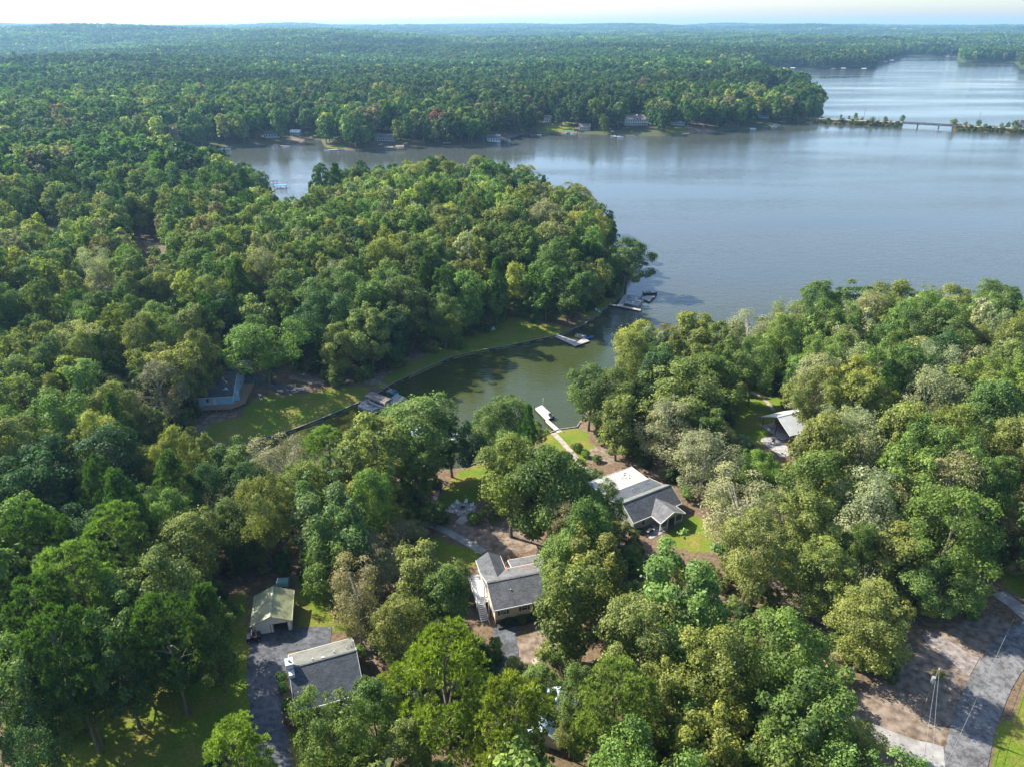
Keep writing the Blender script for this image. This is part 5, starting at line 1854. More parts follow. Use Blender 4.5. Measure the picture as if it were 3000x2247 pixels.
CLEAR = [pxpoly(p) for p in (
    # cove water with the lawns on its far side
    [(450, 945), (520, 895), (540, 862), (640, 858), (735, 835), (830, 815), (905, 775), (985, 758), (1105, 690), (1235, 706), (1300, 655), (1345, 640), (1400, 610), (1440, 680), (1345, 715), (1325, 745),
     (1290, 775), (1245, 805), (1228, 860), (1236, 900), (1262, 930), (1272, 965), (1262, 1005), (1200, 980), (1185, 960), (1160, 885), (1140, 872), (1090, 853), (1035, 900), (1036, 995), (1008, 1008),
     (1018, 955), (985, 905), (905, 868), (815, 882), (760, 925), (700, 930), (655, 965), (600, 955), (560, 965), (510, 970)],
    [(440, 890), (458, 830), (500, 800), (560, 838), (545, 872), (512, 895), (432, 900)],
    [(590, 828), (690, 812), (705, 832), (640, 856), (590, 858)],
    [(1315, 1008), (1360, 990), (1412, 1025), (1485, 1082), (1480, 1100), (1552, 1150), (1540, 1190), (1455, 1168), (1400, 1158), (1365, 1130), (1345, 1070)],
    [(1018, 1205), (1055, 1185), (1165, 1180), (1172, 1245), (1170, 1312), (1050, 1362), (1034, 1290)],
    [(915, 1122), (950, 1135), (1000, 1140), (1060, 1122), (1110, 1150), (1160, 1150), (1160, 1185), (1050, 1195), (1030, 1190)],
    [(968, 1092), (1030, 1078), (1022, 1122), (975, 1128)],
    [(985, 1030), (1050, 995), (1030, 1075), (985, 1085)],
    [(935, 1160), (1035, 1195), (1020, 1215), (960, 1200)],
    [(1090, 1365), (1170, 1335), (1205, 1378), (1155, 1425), (1112, 1420)],
    [(535, 1290), (560, 1262), (642, 1266), (637, 1350), (720, 1355), (757, 1362), (788, 1440), (700, 1500), (662, 1560), (640, 1555), (655, 1660), (595, 1700), (560, 1600), (540, 1480), (545, 1370)],
    [(640, 1290), (720, 1320), (740, 1360), (640, 1350)],
    [(160, 1580), (300, 1510), (480, 1480), (545, 1480), (552, 1568), (430, 1590), (400, 1657), (160, 1657)],
    [(490, 1350), (535, 1300), (545, 1480), (490, 1470)],
    [(2025, 1700), (2090, 1480), (2160, 1380), (2300, 1320), (2300, 1700)],
    [(1945, 1440), (2010, 1370), (2150, 1332), (2160, 1380), (2080, 1480), (2040, 1600), (2010, 1600), (1900, 1565), (1820, 1548), (1900, 1520), (1940, 1490)],
    [(1800, 1540), (2030, 1600), (2040, 1690), (1940, 1657)],
    [(2150, 1275), (2300, 1300), (2300, 1400), (2175, 1335)],
    [(1640, 905), (1690, 882), (1708, 940), (1705, 1000), (1662, 965)],
    [(1605, 850), (1650, 842), (1685, 880), (1640, 945), (1600, 935)],
    [(1600, 1195), (1640, 1210), (1710, 1265), (1785, 1330), (1800, 1360), (1770, 1350), (1660, 1250)],
    [(1275, 965), (1310, 970), (1325, 995), (1280, 1000)],
    # the open lake
    [(580, 405), (640, 428), (668, 400), (680, 372), (745, 370), (752, 385), (780, 362), (870, 352), (960, 345), (1000, 378), (1012, 355), (1050, 338), (1180, 385), (1290, 430), (1332, 460), (1328, 530), (1370, 535),
     (1400, 572), (1392, 615), (1420, 640), (1430, 692), (1540, 680), (1580, 690), (1690, 650), (1740, 648), (1770, 600), (1850, 622), (2000, 612), (2250, 632), (2250, 285), (1900, 268), (1735, 256), (1700, 277), (1500, 297), (1310, 294), (1150, 290),
     (1100, 299), (1050, 320), (930, 317), (830, 324), (705, 322), (690, 305), (670, 303), (600, 317), (480, 328), (430, 335), (480, 348), (560, 368)],
    [(75, 500), (100, 480), (128, 478), (132, 497)],
    [(285, 510), (350, 515), (345, 535), (290, 530)],
    # sunny banks, houses and docks of the far shore
    [(1180, 262), (1245, 262), (1252, 288), (1190, 290)],
    [(1345, 245), (1395, 245), (1412, 290), (1340, 290)],
    [(1435, 258), (1530, 262), (1540, 290), (1440, 292)],
    [(1640, 182), (1705, 184), (1710, 195), (1640, 190)],
    [(590, 300), (668, 292), (690, 300), (600, 320)],
    [(700, 312), (745, 308), (760, 322), (700, 326)],
    [(1080, 285), (1130, 280), (1150, 288), (1080, 305)],
    [(1640, 262), (1690, 250), (1705, 270), (1640, 280)],
    [(1725, 248), (2250, 268), (2250, 290), (1725, 262)])]

# trees picked out in the photograph: overview x, overview y of the top, crown width, kind, colour, height
HAND = [
    (960, 1376, 245, 'pine', 'P', 21), (1108, 1484, 215, 'pine', 'P', 20), (492, 1572, 160, 'pine', 'P', 14), (1340, 1448, 190, 'pine', 'O', 19),
    (1480, 1206, 215, 'broad', 'L', 18), (1560, 1372, 210, 'broad', 'O', 17), (1700, 1335, 190, 'broad', 'L', 17), (1765, 1475, 190, 'broad', 'M', 17),
    (1550, 1560, 170, 'broad', 'O', 16), (1690, 1590, 180, 'broad', 'M', 15), (1850, 1575, 120, 'broad', 'Y', 9), (1270, 1092, 150, 'broad', 'M', 18), (1225, 1150, 140, 'broad', 'L', 15),
    (1290, 1150, 150, 'broad', 'O', 16), (1230, 1225, 170, 'broad', 'O', 17), (1105, 950, 150, 'broad', 'O', 19), (1090, 858, 130, 'broad', 'M', 15), (1050, 890, 60, 'broad', 'L', 11),
    (905, 868, 185, 'broad', 'L', 18), (970, 905, 100, 'broad', 'G', 13), (1390, 698, 125, 'broad', 'Y', 15), (1500, 680, 130, 'broad', 'O', 16), (1330, 800, 130, 'broad', 'M', 15),
    (1480, 782, 170, 'broad', 'O', 19), (1545, 770, 140, 'broad', 'M', 15), (1620, 690, 110, 'sparse', 'W', 15), (1450, 862, 150, 'sparse', 'W', 15), (1280, 795, 110, 'broad', 'M', 15),
    (1340, 860, 100, 'broad', 'O', 14), (1775, 610, 100, 'broad', 'M', 17), (1855, 622, 130, 'broad', 'M', 17), (1950, 612, 120, 'broad', 'O', 17), (2060, 618, 140, 'broad', 'O', 17), (2160, 612, 120, 'broad', 'M', 17),
    (1785, 770, 120, 'sparse', 'W', 17), (1640, 735, 85, 'broad', 'M', 16), (1530, 935, 130, 'sparse', 'W', 14), (1860, 890, 150, 'sparse', 'W', 15), (1990, 760, 150, 'broad', 'M', 18), (2100, 800, 150, 'broad', 'O', 17),
    (1640, 975, 90, 'broad', 'L', 11), (1600, 1040, 150, 'sparse', 'W', 15), (1740, 1060, 150, 'broad', 'O', 16), (1900, 1020, 170, 'sparse', 'W', 17), (2080, 1060, 200, 'broad', 'M', 19), (1950, 1150, 170, 'broad', 'O', 12),
    (1790, 1180, 160, 'broad', 'O', 13), (1640, 1110, 160, 'broad', 'O', 16), (2050, 1225, 130, 'broad', 'L', 11), (1900, 1280, 170, 'broad', 'O', 13), (1440, 700, 50, 'sparse', 'R', 11),
    (358, 976, 120, 'pine', 'D', 17), (480, 968, 120, 'broad', 'M', 13), (330, 1058, 75, 'sparse', 'B', 9), (230, 1100, 150, 'pine', 'L', 18), (40, 1075, 130, 'broad', 'L', 16), (135, 1185, 190, 'pine', 'L', 21),
    (400, 1118, 140, 'broad', 'O', 14), (330, 1195, 160, 'broad', 'O', 17), (490, 1085, 110, 'broad', 'M', 12), (60, 1260, 170, 'pine', 'D', 21), (250, 1250, 150, 'broad', 'M', 16), (430, 1270, 140, 'pine', 'D', 16),
    (640, 1000, 130, 'broad', 'O', 15), (700, 925, 110, 'pine', 'L', 14), (600, 960, 120, 'sparse', 'B', 14), (760, 930, 110, 'broad', 'O', 14), (812, 905, 100, 'broad', 'L', 14),
    (700, 1050, 170, 'broad', 'M', 18), (830, 1080, 80, 'broad', 'Y', 10), (800, 1160, 120, 'sparse', 'B', 12), (740, 1130, 130, 'broad', 'L', 14), (860, 1130, 90, 'sparse', 'B', 10), (900, 1190, 140, 'broad', 'O', 16), (960, 1230, 130, 'broad', 'M', 15),
    (860, 1290, 130, 'broad', 'O', 14), (760, 1230, 120, 'sparse', 'B', 14), (700, 1170, 110, 'broad', 'M', 14), (710, 1520, 150, 'broad', 'M', 15), (800, 1475, 120, 'broad', 'M', 13), (880, 1560, 120, 'broad', 'O', 12),
    (560, 697, 128, 'broad', 'L', 17), (720, 590, 110, 'broad', 'M', 19), (860, 600, 150, 'broad', 'M', 20), (800, 610, 110, 'broad', 'M', 19), (690, 355, 42, 'pine', 'D', 22), (722, 354, 46, 'pine', 'D', 22), (700, 640, 110, 'broad', 'G', 18),
    (1360, 520, 95, 'broad', 'M', 17), (1200, 520, 110, 'broad', 'M', 20), (1040, 340, 90, 'broad', 'O', 19), (1130, 360, 110, 'broad', 'O', 19), (900, 350, 120, 'broad', 'Y', 19), (1230, 400, 110, 'broad', 'O', 19),
    (970, 350, 90, 'broad', 'O', 19), (820, 370, 90, 'broad', 'O', 19), (1270, 460, 100, 'broad', 'Y', 17), (1180, 440, 100, 'broad', 'W', 18), (1080, 450, 110, 'broad', 'O', 19), (960, 450, 120, 'broad', 'O', 20),
    (250, 550, 70, 'broad', 'Y', 15), (330, 655, 90, 'broad', 'L', 16), (430, 540, 100, 'broad', 'M', 18), (500, 490, 90, 'broad', 'Y', 17), (280, 640, 70, 'broad', 'M', 15), (470, 640, 90, 'broad', 'G', 16), (38, 492, 60, 'broad', 'M', 13),
    (555, 372, 55, 'broad', 'M', 17), (520, 352, 70, 'broad', 'G', 17), (450, 342, 65, 'broad', 'G', 17), (400, 332, 65, 'broad', 'G', 17), (400, 752, 70, 'broad', 'O', 16), (330, 312, 90, 'broad', 'L', 17), (90, 700, 100, 'broad', 'O', 16), (150, 780, 110, 'broad', 'Y', 16),
    (380, 740, 110, 'broad', 'Y', 16), (420, 720, 70, 'broad', 'O', 17), (60, 620, 90, 'broad', 'M', 15), (170, 660, 90, 'broad', 'M', 15), (100, 850, 150, 'broad', 'L', 18), (230, 830, 120, 'broad', 'O', 17), (330, 790, 110, 'sparse', 'B', 15),
    (468, 1062, 70, 'bare', 'B', 13), (1700, 1085, 80, 'bare', 'B', 13), (1880, 1225, 70, 'bare', 'W', 12), (640, 1085, 60, 'bare', 'B', 12), (2140, 1010, 80, 'bare', 'B', 14),
    (90, 950, 130, 'broad', 'G', 17), (220, 930, 140, 'broad', 'G', 17),
    (100, 1330, 170, 'pine', 'D', 21), (215, 1330, 150, 'broad', 'M', 18), (330, 1290, 150, 'pine', 'D', 19), (445, 1330, 110, 'broad', 'M', 13), (15, 1400, 160, 'broad', 'L', 18), (150, 1420, 120, 'broad', 'M', 14),
    (20, 1540, 130, 'broad', 'G', 14), (1255, 1440, 110, 'broad', 'M', 13), (1165, 1440, 90, 'broad', 'L', 11), (1235, 1545, 70, 'broad', 'O', 9), (380, 1380, 90, 'broad', 'G', 10)]

T = []                              # x, y, z, h, R, kind, colour letter
for vx, vy, vw, kd, co, hh in HAND:
    hh = hh * 1.36 if hh >= 12 else hh * 1.1
    p = atv(vx, vy, hh)
    dpt = (np.array(p) - CAM) @ FWD
    R_ = vw * V * dpt / FPX / 2
    T.append((p.x, p.y, p.z - hh, hh, min(R_, hh * .42), kd, co, True))
HN = len(T)
hx = np.array([t_[0] for t_ in T])
hy = np.array([t_[1] for t_ in T])
hR = np.array([t_[4] for t_ in T])
HOUSES = [(o.location.x, o.location.y) for o in bpy.data.objects if o.get('category') in ('house', 'garage', 'carport')]


def grid(r0, r1, sp, amax=.80):
    xs = np.arange(-r1 * math.sin(amax), r1 * math.sin(amax), sp)
    ys = np.arange(0, r1, sp * .9)
    X, Y = np.meshgrid(xs, ys)
    X = X + (np.arange(len(ys)) % 2)[:, None] * sp * .5
    X = (X + rng.uniform(-.36, .36, X.shape) * sp).ravel()
    Y = (Y + rng.uniform(-.36, .36, Y.shape) * sp).ravel()
    r = np.hypot(X, Y)
    k = (r >= r0) & (r < r1) & (np.abs(np.arctan2(X, Y)) < amax)
    X, Y = X[k], Y[k]
    D_, _, _ = shore_dist(X, Y)
    k = D_ > 1.2
    X, Y, D_ = X[k], Y[k], D_[k]
    return X, Y, D_, height(X, Y, D_)


STRICT = FAR_CLEAR + [pxpoly(p) for p in ([(70, 503), (95, 478), (130, 476), (136, 500)], [(0, 505), (0, 492), (18, 488), (18, 505)], [(285, 510), (350, 515), (345, 535), (290, 530)])]
OFF = np.array([(0, 0, 1.0)] + [(.95 * math.cos(a_), .95 * math.sin(a_), q_) for q_ in (.42, .68) for a_ in np.arange(6) * 1.0472] + [(.5 * math.cos(a_), .5 * math.sin(a_), .9) for a_ in np.arange(4) * 1.5708] + [(0, 0, 0.02), (0, 0, .3), (0, 0, .6)])


def blocked(X, Y, Z, Hh, Rr):
    bad = np.zeros(len(X), int)
    for o in OFF:
        P = np.stack([X + o[0] * Rr, Y + o[1] * Rr, Z + o[2] * Hh], 1)
        a_, b_, _ = proj(P)
        hit = np.zeros(len(X), int)
        for pl in CLEAR:
            hit = np.maximum(hit, inside(pl, a_, b_).astype(int))
        for pl in STRICT:
            hit = np.maximum(hit, inside(pl, a_, b_).astype(int) * 9)
        bad += hit
    return bad > np.where(np.hypot(X, Y) > 330, 4, 0)


# spots that lie in full sun in the photograph: no tree of the fill may stand between them and the sun
SUNNY = [(720, 1375, 3.5), (740, 1400, 5), (700, 1365, 0), (620, 1300, 4), (600, 1330, 3.5), (570, 1310, 4), (1080, 1240, 6), (1140, 1235, 6.5), (1110, 1290, 5), (1045, 1215, 6), (1090, 1155, 0), (1130, 1165, 0), (1150, 1380, 0), (1180, 1390, 0),
         (1360, 1010, 3), (1400, 1040, 4), (1440, 1070, 5), (1430, 1110, 4), (1470, 1085, 4), (1520, 1150, 0), (1500, 1165, 0), (1675, 895, 4), (1690, 915, 4), (1700, 940, 4), (600, 900, 0), (680, 890, 0), (730, 860, 0), (640, 915, 0), (560, 935, 0),
         (1190, 960, 0), (1250, 945, 0), (1225, 975, 0), (2130, 1480, 0), (2100, 1540, 0), (2160, 1430, 0), (2080, 1620, 0), (1900, 1590, 0), (2000, 1620, 0), (2190, 1300, 0), (1990, 1460, 0), (2050, 1420, 0), (2040, 1480, 0), (1700, 1270, 0), (1760, 1335, 0),
         (1630, 925, 0), (1660, 870, 0), (1205, 690, 0), (1130, 690, 0), (620, 1400, 0), (580, 1470, 0), (600, 1640, 0)]
SUNP = [np.array(atv(a_, b_, c_)) for a_, b_, c_ in SUNNY]
SV = np.array(S)


def shades(X, Y, Z, Hh, Rr):
    bad = np.zeros(len(X), bool)
    for q in SUNP:
        for f_ in (.45, .7):
            vx, vy, vz = X - q[0], Y - q[1], Z + Hh * f_ - q[2]
            t_ = np.maximum(vx * SV[0] + vy * SV[1] + vz * SV[2], 0)
            dx_, dy_, dz_ = vx - t_ * SV[0], vy - t_ * SV[1], (vz - t_ * SV[2]) * .8
            bad |= (t_ > 1) & (dx_ ** 2 + dy_ ** 2 + dz_ ** 2 < (Rr * .95) ** 2)
    return bad


def colours(X, Y, Z, Hh):
    """colour letter and kind by neighbourhood"""
    a_, b_, w_ = proj(np.stack([X, Y, Z + Hh], 1))
    vx, vy = a_ / V, b_ / V
    r = np.hypot(X, Y)
    kinds, cols = [], []
    clus = np.sin(X / 31 + 1.3) * np.cos(Y / 27 + .4) + .6 * np.sin(X / 70 + Y / 55)
    for i in range(len(X)):
        if r[i] > 430 or vy[i] < 345:
            pw = dict(G=.46, M=.24, O=.07, D=.19, Y=.012, B=.012, W=.014, R=.002)
            if clus[i] > .6:
                pw = dict(G=.24, M=.38, O=.22, D=.08, Y=.05, B=.015, W=.012, R=.002)
            if r[i] > 1100:
                pw = dict(G=.55, M=.10, O=.03, D=.31, Y=.006, B=.004)
        elif vx[i] > 1250 and vy[i] > 560:
            pw = dict(M=.24, O=.28, W=.20, B=.04, L=.12, G=.05, Y=.07)
        elif vy[i] > 950 and vx[i] < 650:
            pw = dict(D=.34, M=.26, O=.16, G=.12, L=.10, B=.02)
        elif vy[i] > 950:
            pw = dict(O=.27, M=.25, L=.18, Y=.10, B=.04, W=.07, P=.09)
        else:
            pw = dict(M=.27, G=.08, O=.27, L=.16, Y=.07, W=.06, B=.025, D=.065)
            if vx[i] > 800 and vy[i] < 560:
                pw = dict(M=.30, O=.32, L=.14, Y=.10, W=.07, B=.02, D=.05)
        ks = list(pw)
        ws = np.array([pw[q] for q in ks])
        c_ = ks[rng.choice(len(ks), p=ws / ws.sum())]
        cols.append(c_)
        if c_ in 'DP':
            kinds.append('pine')
        elif c_ in 'WBR':
            kinds.append('sparse')
        else:
            kinds.append('broad')
    return kinds, cols


# near woods
X, Y, D_, Z = grid(40, 520, 8.6)
Hh = rng.uniform(16, 27, len(X)) * np.clip(.78 + D_ / 60, .78, 1.0)
Rr = Hh * rng.uniform(.20, .32, len(X))
near_h = np.ones(len(X), bool)
for i in range(HN):
    near_h &= np.hypot(X - hx[i], Y - hy[i]) > .62 * (hR[i] + Rr) + .2
for q in HOUSES:
    near_h &= np.hypot(X - q[0], Y - q[1]) > 8.5
bad = blocked(X, Y, Z, Hh, Rr) | shades(X, Y, Z, Hh, Rr)
ok = near_h & ~bad
retry = near_h & bad
# smaller understorey trees where a tall one would hide a clearing
H2 = rng.uniform(5, 10, len(X))
R2 = H2 * rng.uniform(.28, .36, len(X))
ok2 = retry & ~blocked(X, Y, Z, H2, R2) & ~shades(X, Y, Z, H2, R2) & (rng.uniform(0, 1, len(X)) < .8)
Hh = np.where(ok2, H2, Hh)
Rr = np.where(ok2, R2, Rr)
k = ok | ok2
X, Y, Z, Hh, Rr, D_ = X[k], Y[k], Z[k], Hh[k], Rr[k], D_[k]
kd, co = colours(X, Y, Z, Hh)
for i in range(len(X)):
    h_, r_ = Hh[i], Rr[i]
    if kd[i] == 'pine' and h_ > 10:
        h_ *= 1.1
        r_ *= .78
    T.append((X[i], Y[i], Z[i], h_, r_, kd[i], co[i], False))

# ------------------------------------------------------------------ single trees
P = np.array([(t_[0], t_[1], t_[2] + t_[3] * .65) for t_ in T])
sx, sy, sw = proj(P)
size_px = np.array([t_[4] for t_ in T]) * FPX / sw
inframe = (sx > -60) & (sx < 3060) & (sy > 0) & (sy < 2247 + 120)
order = np.argsort(-(size_px + np.array([60 if t_[7] else 0 for t_ in T])))
chosen = []
cnt = {'pine': 0, 'broad': 0}
for i in order:
    if not inframe[i]:
        continue
    g_ = 'pine' if T[i][5] == 'pine' else 'broad'
    if cnt[g_] < (110 if g_ == 'pine' else 300):
        cnt[g_] += 1
        chosen.append(i)
chosen_set = set(chosen)

LM = [(588, 1310, 'white garage'), (690, 1440, 'slate-roofed house'), (1105, 1260, 'cream house'), (1400, 1080, 'white flat roof'), (1690, 920, 'metal-roofed house'),
      (470, 850, 'blue house'), (825, 862, 'brown boat canopy'), (1230, 735, 'L-shaped dock'), (1375, 650, 'double-slip dock'), (1180, 895, 'white floating dock'), (2000, 1500, 'utility pole'),
      (1000, 1098, 'fire pit'), (1170, 1370, 'straw front yard'), (2110, 1540, 'curving road'), (605, 408, 'blue inlet boathouse'), (640, 845, 'shaded asphalt drive'), (400, 530, 'overhead wires'),
      (100, 490, 'pinkish roof'), (300, 1570, 'shady lower lawn'), (1690, 1270, 'pink earth strip'), (1380, 540, 'peninsula point boat'), (720, 360, 'twin lakeside pines'), (940, 920, 'cove mouth tree'),
      (2180, 1230, 'right-edge lawn'), (1620, 880, 'lawn path'), (1205, 1510, 'bottom blue roof'), (2100, 600, 'right-hand lake'), (1000, 350, 'peninsula crest'), (380, 920, 'seawall end'), (150, 1000, 'dark left-edge woods')]
ORD = ['', 'second ', 'third ', 'fourth ', 'fifth ', 'sixth ', 'seventh ', 'eighth ', 'ninth ', 'tenth ', 'eleventh ', 'twelfth ', 'thirteenth ', 'fourteenth ', 'fifteenth ', 'sixteenth ']
keyed = {}
for i in chosen:
    t_ = T[i]
    vx, vy = sx[i] / V, sy[i] / V
    dd = [(vx - a_) ** 2 + (vy - b_) ** 2 for a_, b_, _ in LM]
    j = int(np.argmin(dd))
    ex, ey = vx - LM[j][0], vy - LM[j][1]
    if abs(ex) > abs(ey):
        rel = 'left of' if ex < 0 else 'right of'
    else:
        rel = 'beyond' if ey < 0 else 'in front of'
    sz = 'small ' if t_[3] < 10 else ('tall ' if t_[3] > 18.5 else '')
    wd = 'pine tree' if t_[5] == 'pine' else ('nearly bare tree' if t_[5] == 'bare' else 'thin-leaved tree' if t_[5] == 'sparse' else 'broadleaf tree')
    keyed.setdefault((sz + CNAME[t_[6]] + ' ' + wd, rel, LM[j][2]), []).append((dd[j], i))
labels = {}
for (a_, rel, lm), lst in keyed.items():
    for n_, (_, i) in enumerate(sorted(lst)):
        o_ = ORD[min(n_, 15)]
        labels[i] = ('%s%s %s the %s' % (o_, a_, rel, lm)) if o_ else ('nearest %s %s the %s' % (a_, rel, lm))


def jitter(c_, amt=.16):
    b_ = rng.uniform(1 - amt, 1 + amt)
    return (max(.004, PAL[c_][0] * b_ * rng.uniform(.9, 1.1)), PAL[c_][1] * b_, PAL[c_][2] * b_ * rng.uniform(.85, 1.2), 1.0)


def plant_tree(name, label, cat, x, y, z, h_, r_, kind, colour, group, proto=None):
    lst = CROWNS[kind]
    cm, tm = lst[rng.integers(len(lst)) if proto is None else proto]
    root = bpy.data.objects.new(name, None)
    root.empty_display_size = 1.0
    COL.objects.link(root)
    root.location = (x, y, z)
    root.rotation_euler = (0, 0, rng.uniform(0, 6.283))
    root.scale = (r_ / TR, r_ / TR * rng.uniform(.92, 1.08), h_ / TH)
    tag(root, label, cat, group)
    for nm, m_ in (('trunk', tm), ('crown', cm)):
        o = bpy.data.objects.new(nm, m_)
        COL.objects.link(o)
        o.parent = root
        o.color = colour
    return root


for i in chosen:
    t_ = T[i]
    nm = 'pine_tree' if t_[5] == 'pine' else 'broadleaf_tree'
    vx, vy = sx[i] / V, sy[i] / V
    grp = ('trees of the near right woods' if vx > 1250 and vy > 560 else 'trees of the near left woods' if vy > 950 and vx < 650 else 'trees among the near houses' if vy > 950 else 'trees of the wooded peninsula')
    plant_tree(nm, labels[i], 'tree', t_[0], t_[1], t_[2], t_[3], t_[4], t_[5], jitter(t_[6], .12), grp, int(rng.integers(2)) if t_[6] in 'PL' and t_[5] == 'pine' else None)

# small trees on the causeway
for px_, py_, h_, kd_, c_, lab in (
        (2461, 356, 7, 'broad', 'M', 'small green tree at the left of the first group on the causeway'), (2485, 358, 6, 'broad', 'L', 'low pale green tree beside the tallest causeway tree'),
        (2504, 358, 11, 'broad', 'M', 'tallest green tree of the group left on the causeway'), (2524, 360, 5, 'broad', 'M', 'little tree beside the causeway utility pole'),
        (2553, 370, 11, 'broad', 'M', 'leaning green tree on the near waterline of the causeway'), (2590, 363, 8, 'broad', 'G', 'lone round tree midway along the causeway'),
        (2640, 366, 12, 'broad', 'M', 'green tree at the left end of the bridge'), (2790, 380, 13, 'broad', 'O', 'olive tree at the right end of the bridge'),
        (2827, 376, 6, 'broad', 'O', 'low olive tree right of the bridge end tree'), (2862, 378, 10, 'broad', 'G', 'green tree at the foot of the right causeway pole'),
        (2931, 382, 7, 'broad', 'L', 'small pale tree left of the last causeway group'), (2950, 383, 9, 'broad', 'M', 'green tree in the last causeway group'),
        (2968, 384, 13, 'broad', 'M', 'largest green tree of the last causeway group'), (2986, 385, 13, 'broad', 'R', 'reddish tree at the right end of the causeway'),
        (2348, 358, 13, 'broad', 'R', 'slim reddish tree where the causeway leaves the wooded point'), (2380, 357, 6, 'broad', 'M', 'low green tree at the start of the causeway')):
    c = fw(px_, py_)
    plant_tree('broadleaf_tree', lab, 'tree', c.x, c.y, 1.8, h_ * .62 + 1.5, h_ * (.16 if px_ == 2348 else .27), kd_, jitter(c_), 'small trees on the causeway')

# garden shrubs
SHR = []
for sd_ in range(3):
    r = np.random.default_rng(200 + sd_)
    n = 900
    d_ = unit(r.normal(size=(n, 3)) * np.array([1, 1, .9]) + np.array([0, 0, .25]))
    lob = 1 + .18 * np.sin(3 * np.arctan2(d_[:, 1], d_[:, 0]) + sd_) + .12 * np.sin(5 * d_[:, 2] + sd_)
    pos = d_ * (lob * (.72 + .3 * r.uniform(0, 1, n)))[:, None] * np.array([1, 1, .8]) + np.array([0, 0, .8])
    v, f = cards(r, pos, unit(d_ + r.normal(size=(n, 3)) * .5), .13 * r.uniform(.7, 1.3, n))
    SHR.append(np_mesh('foliage', v, f, ['foliage'], var=np.repeat(r.uniform(0, 1, n), 4)))
STEM = MB().tube([(0, 0, -.4), (.02, 0, .5), (.1, .05, 1.0)], [.09, .07, .03], 5).tube([(0, 0, .2), (-.25, .1, .9)], [.05, .02], 5).mesh('stem', 'bark')
for px_, py_, r_, c_, lab in (
        (862, 2125, 1.5, 'R', 'dark red rounded shrub at the corner of the slate-roofed house'), (826, 1990, 1.0, 'G', 'dark shrub at the upper end of the hedge beside the asphalt drive'),
        (832, 2022, 1.0, 'G', 'dark shrub midway along the hedge beside the asphalt drive'), (846, 2070, 1.1, 'M', 'green shrub at the lower end of the hedge beside the asphalt drive'),
        (1056, 1915, 1.3, 'L', 'fresh green shrub at the far right corner of the slate-roofed house'), (1268, 1520, 1.8, 'M', 'rounded green shrub left of the fire pit'),
        (1300, 1530, 1.2, 'G', 'dark low shrub on the bank beside the fire pit'), (1390, 1530, 1.7, 'L', 'pale green shrub right of the fire pit'),
        (1490, 1828, 1.0, 'G', 'dark shrub under the left front windows of the cream house'), (1530, 1822, 1.0, 'M', 'green shrub under the middle front windows of the cream house'),
        (1560, 1812, .9, 'G', 'dark shrub under the right front windows of the cream house'), (1690, 1320, 1.6, 'M', 'green shrub beside the straight pale walkway'),
        (1715, 1338, 1.2, 'L', 'small green shrub on the pink litter near the walkway'), (1875, 1560, .9, 'G', 'dark shrub left of the gabled porch'),
        (1748, 1352, 1.3, 'M', 'green shrub behind the white flat roof'), (1570, 925, 1.5, 'L', 'bright green shrub under the peninsula trees'), (2745, 1985, .9, 'O', 'low olive shrub near the utility pole')):
    c = at(px_, py_)
    root = bpy.data.objects.new('shrub', None)
    COL.objects.link(root)
    root.location = c
    root.rotation_euler = (0, 0, rng.uniform(0, 6.28))
    root.scale = (r_, r_, r_ * rng.uniform(.85, 1.1))
    tag(root, lab, 'shrub', 'garden shrubs')
    for nm, m_ in (('stem', STEM), ('foliage', SHR[rng.integers(3)])):
        o = bpy.data.objects.new(nm, m_)
        COL.objects.link(o)
        o.parent = root
        o.color = jitter(c_)

# ------------------------------------------------------------------ the rest of the woods as one mass per distance
def proto_collection(name, meshes):
    c_ = bpy.data.collections.new(name)
    for i, m_ in enumerate(meshes):
        o = bpy.data.objects.new('%s_kind_%02d' % (name, i), m_)
        c_.objects.link(o)
    return c_


def joined(name, v, f, va, trunk=None):
    n0 = len(v)
    if trunk is None:
        return np_mesh(name, v, f, ['foliage_mass'], var=va)
    tv = np.array(trunk.v)
    tf = np.array([q for q in trunk.f if len(q) == 4])
    return np_mesh(name, np.concatenate([v, tv]), np.concatenate([f, tf + n0]), ['foliage_mass', 'bark'], var=np.concatenate([va, np.zeros(len(tv))]),
                   midx=np.concatenate([np.zeros(len(f)), np.ones(len(tf))]))


def mass_protos(tagname, ncards, size, tufts, bl, blen, bwid, nclump, trunks):
    ms = []
    for i, sh in enumerate(('round', 'tall', 'spread', 'round')):
        v, f, va, c = broad_crown(300 + i, ncards, size, sh, (.24, .22, .3, .3)[i], nclump)
        ms.append(joined(tagname, v, f, va, trunk_mesh(300 + i, c, 'broad', 5, 5) if trunks else None))
    for i in range(2):
        v, f, va, c = pine_crown(330 + i, tufts, bl, blen, bwid, .42 + .06 * i, max(14, nclump // 2))
        ms.append(joined(tagname, v, f, va, trunk_mesh(330 + i, c, 'pine', 4, 5) if trunks else None))
    return ms


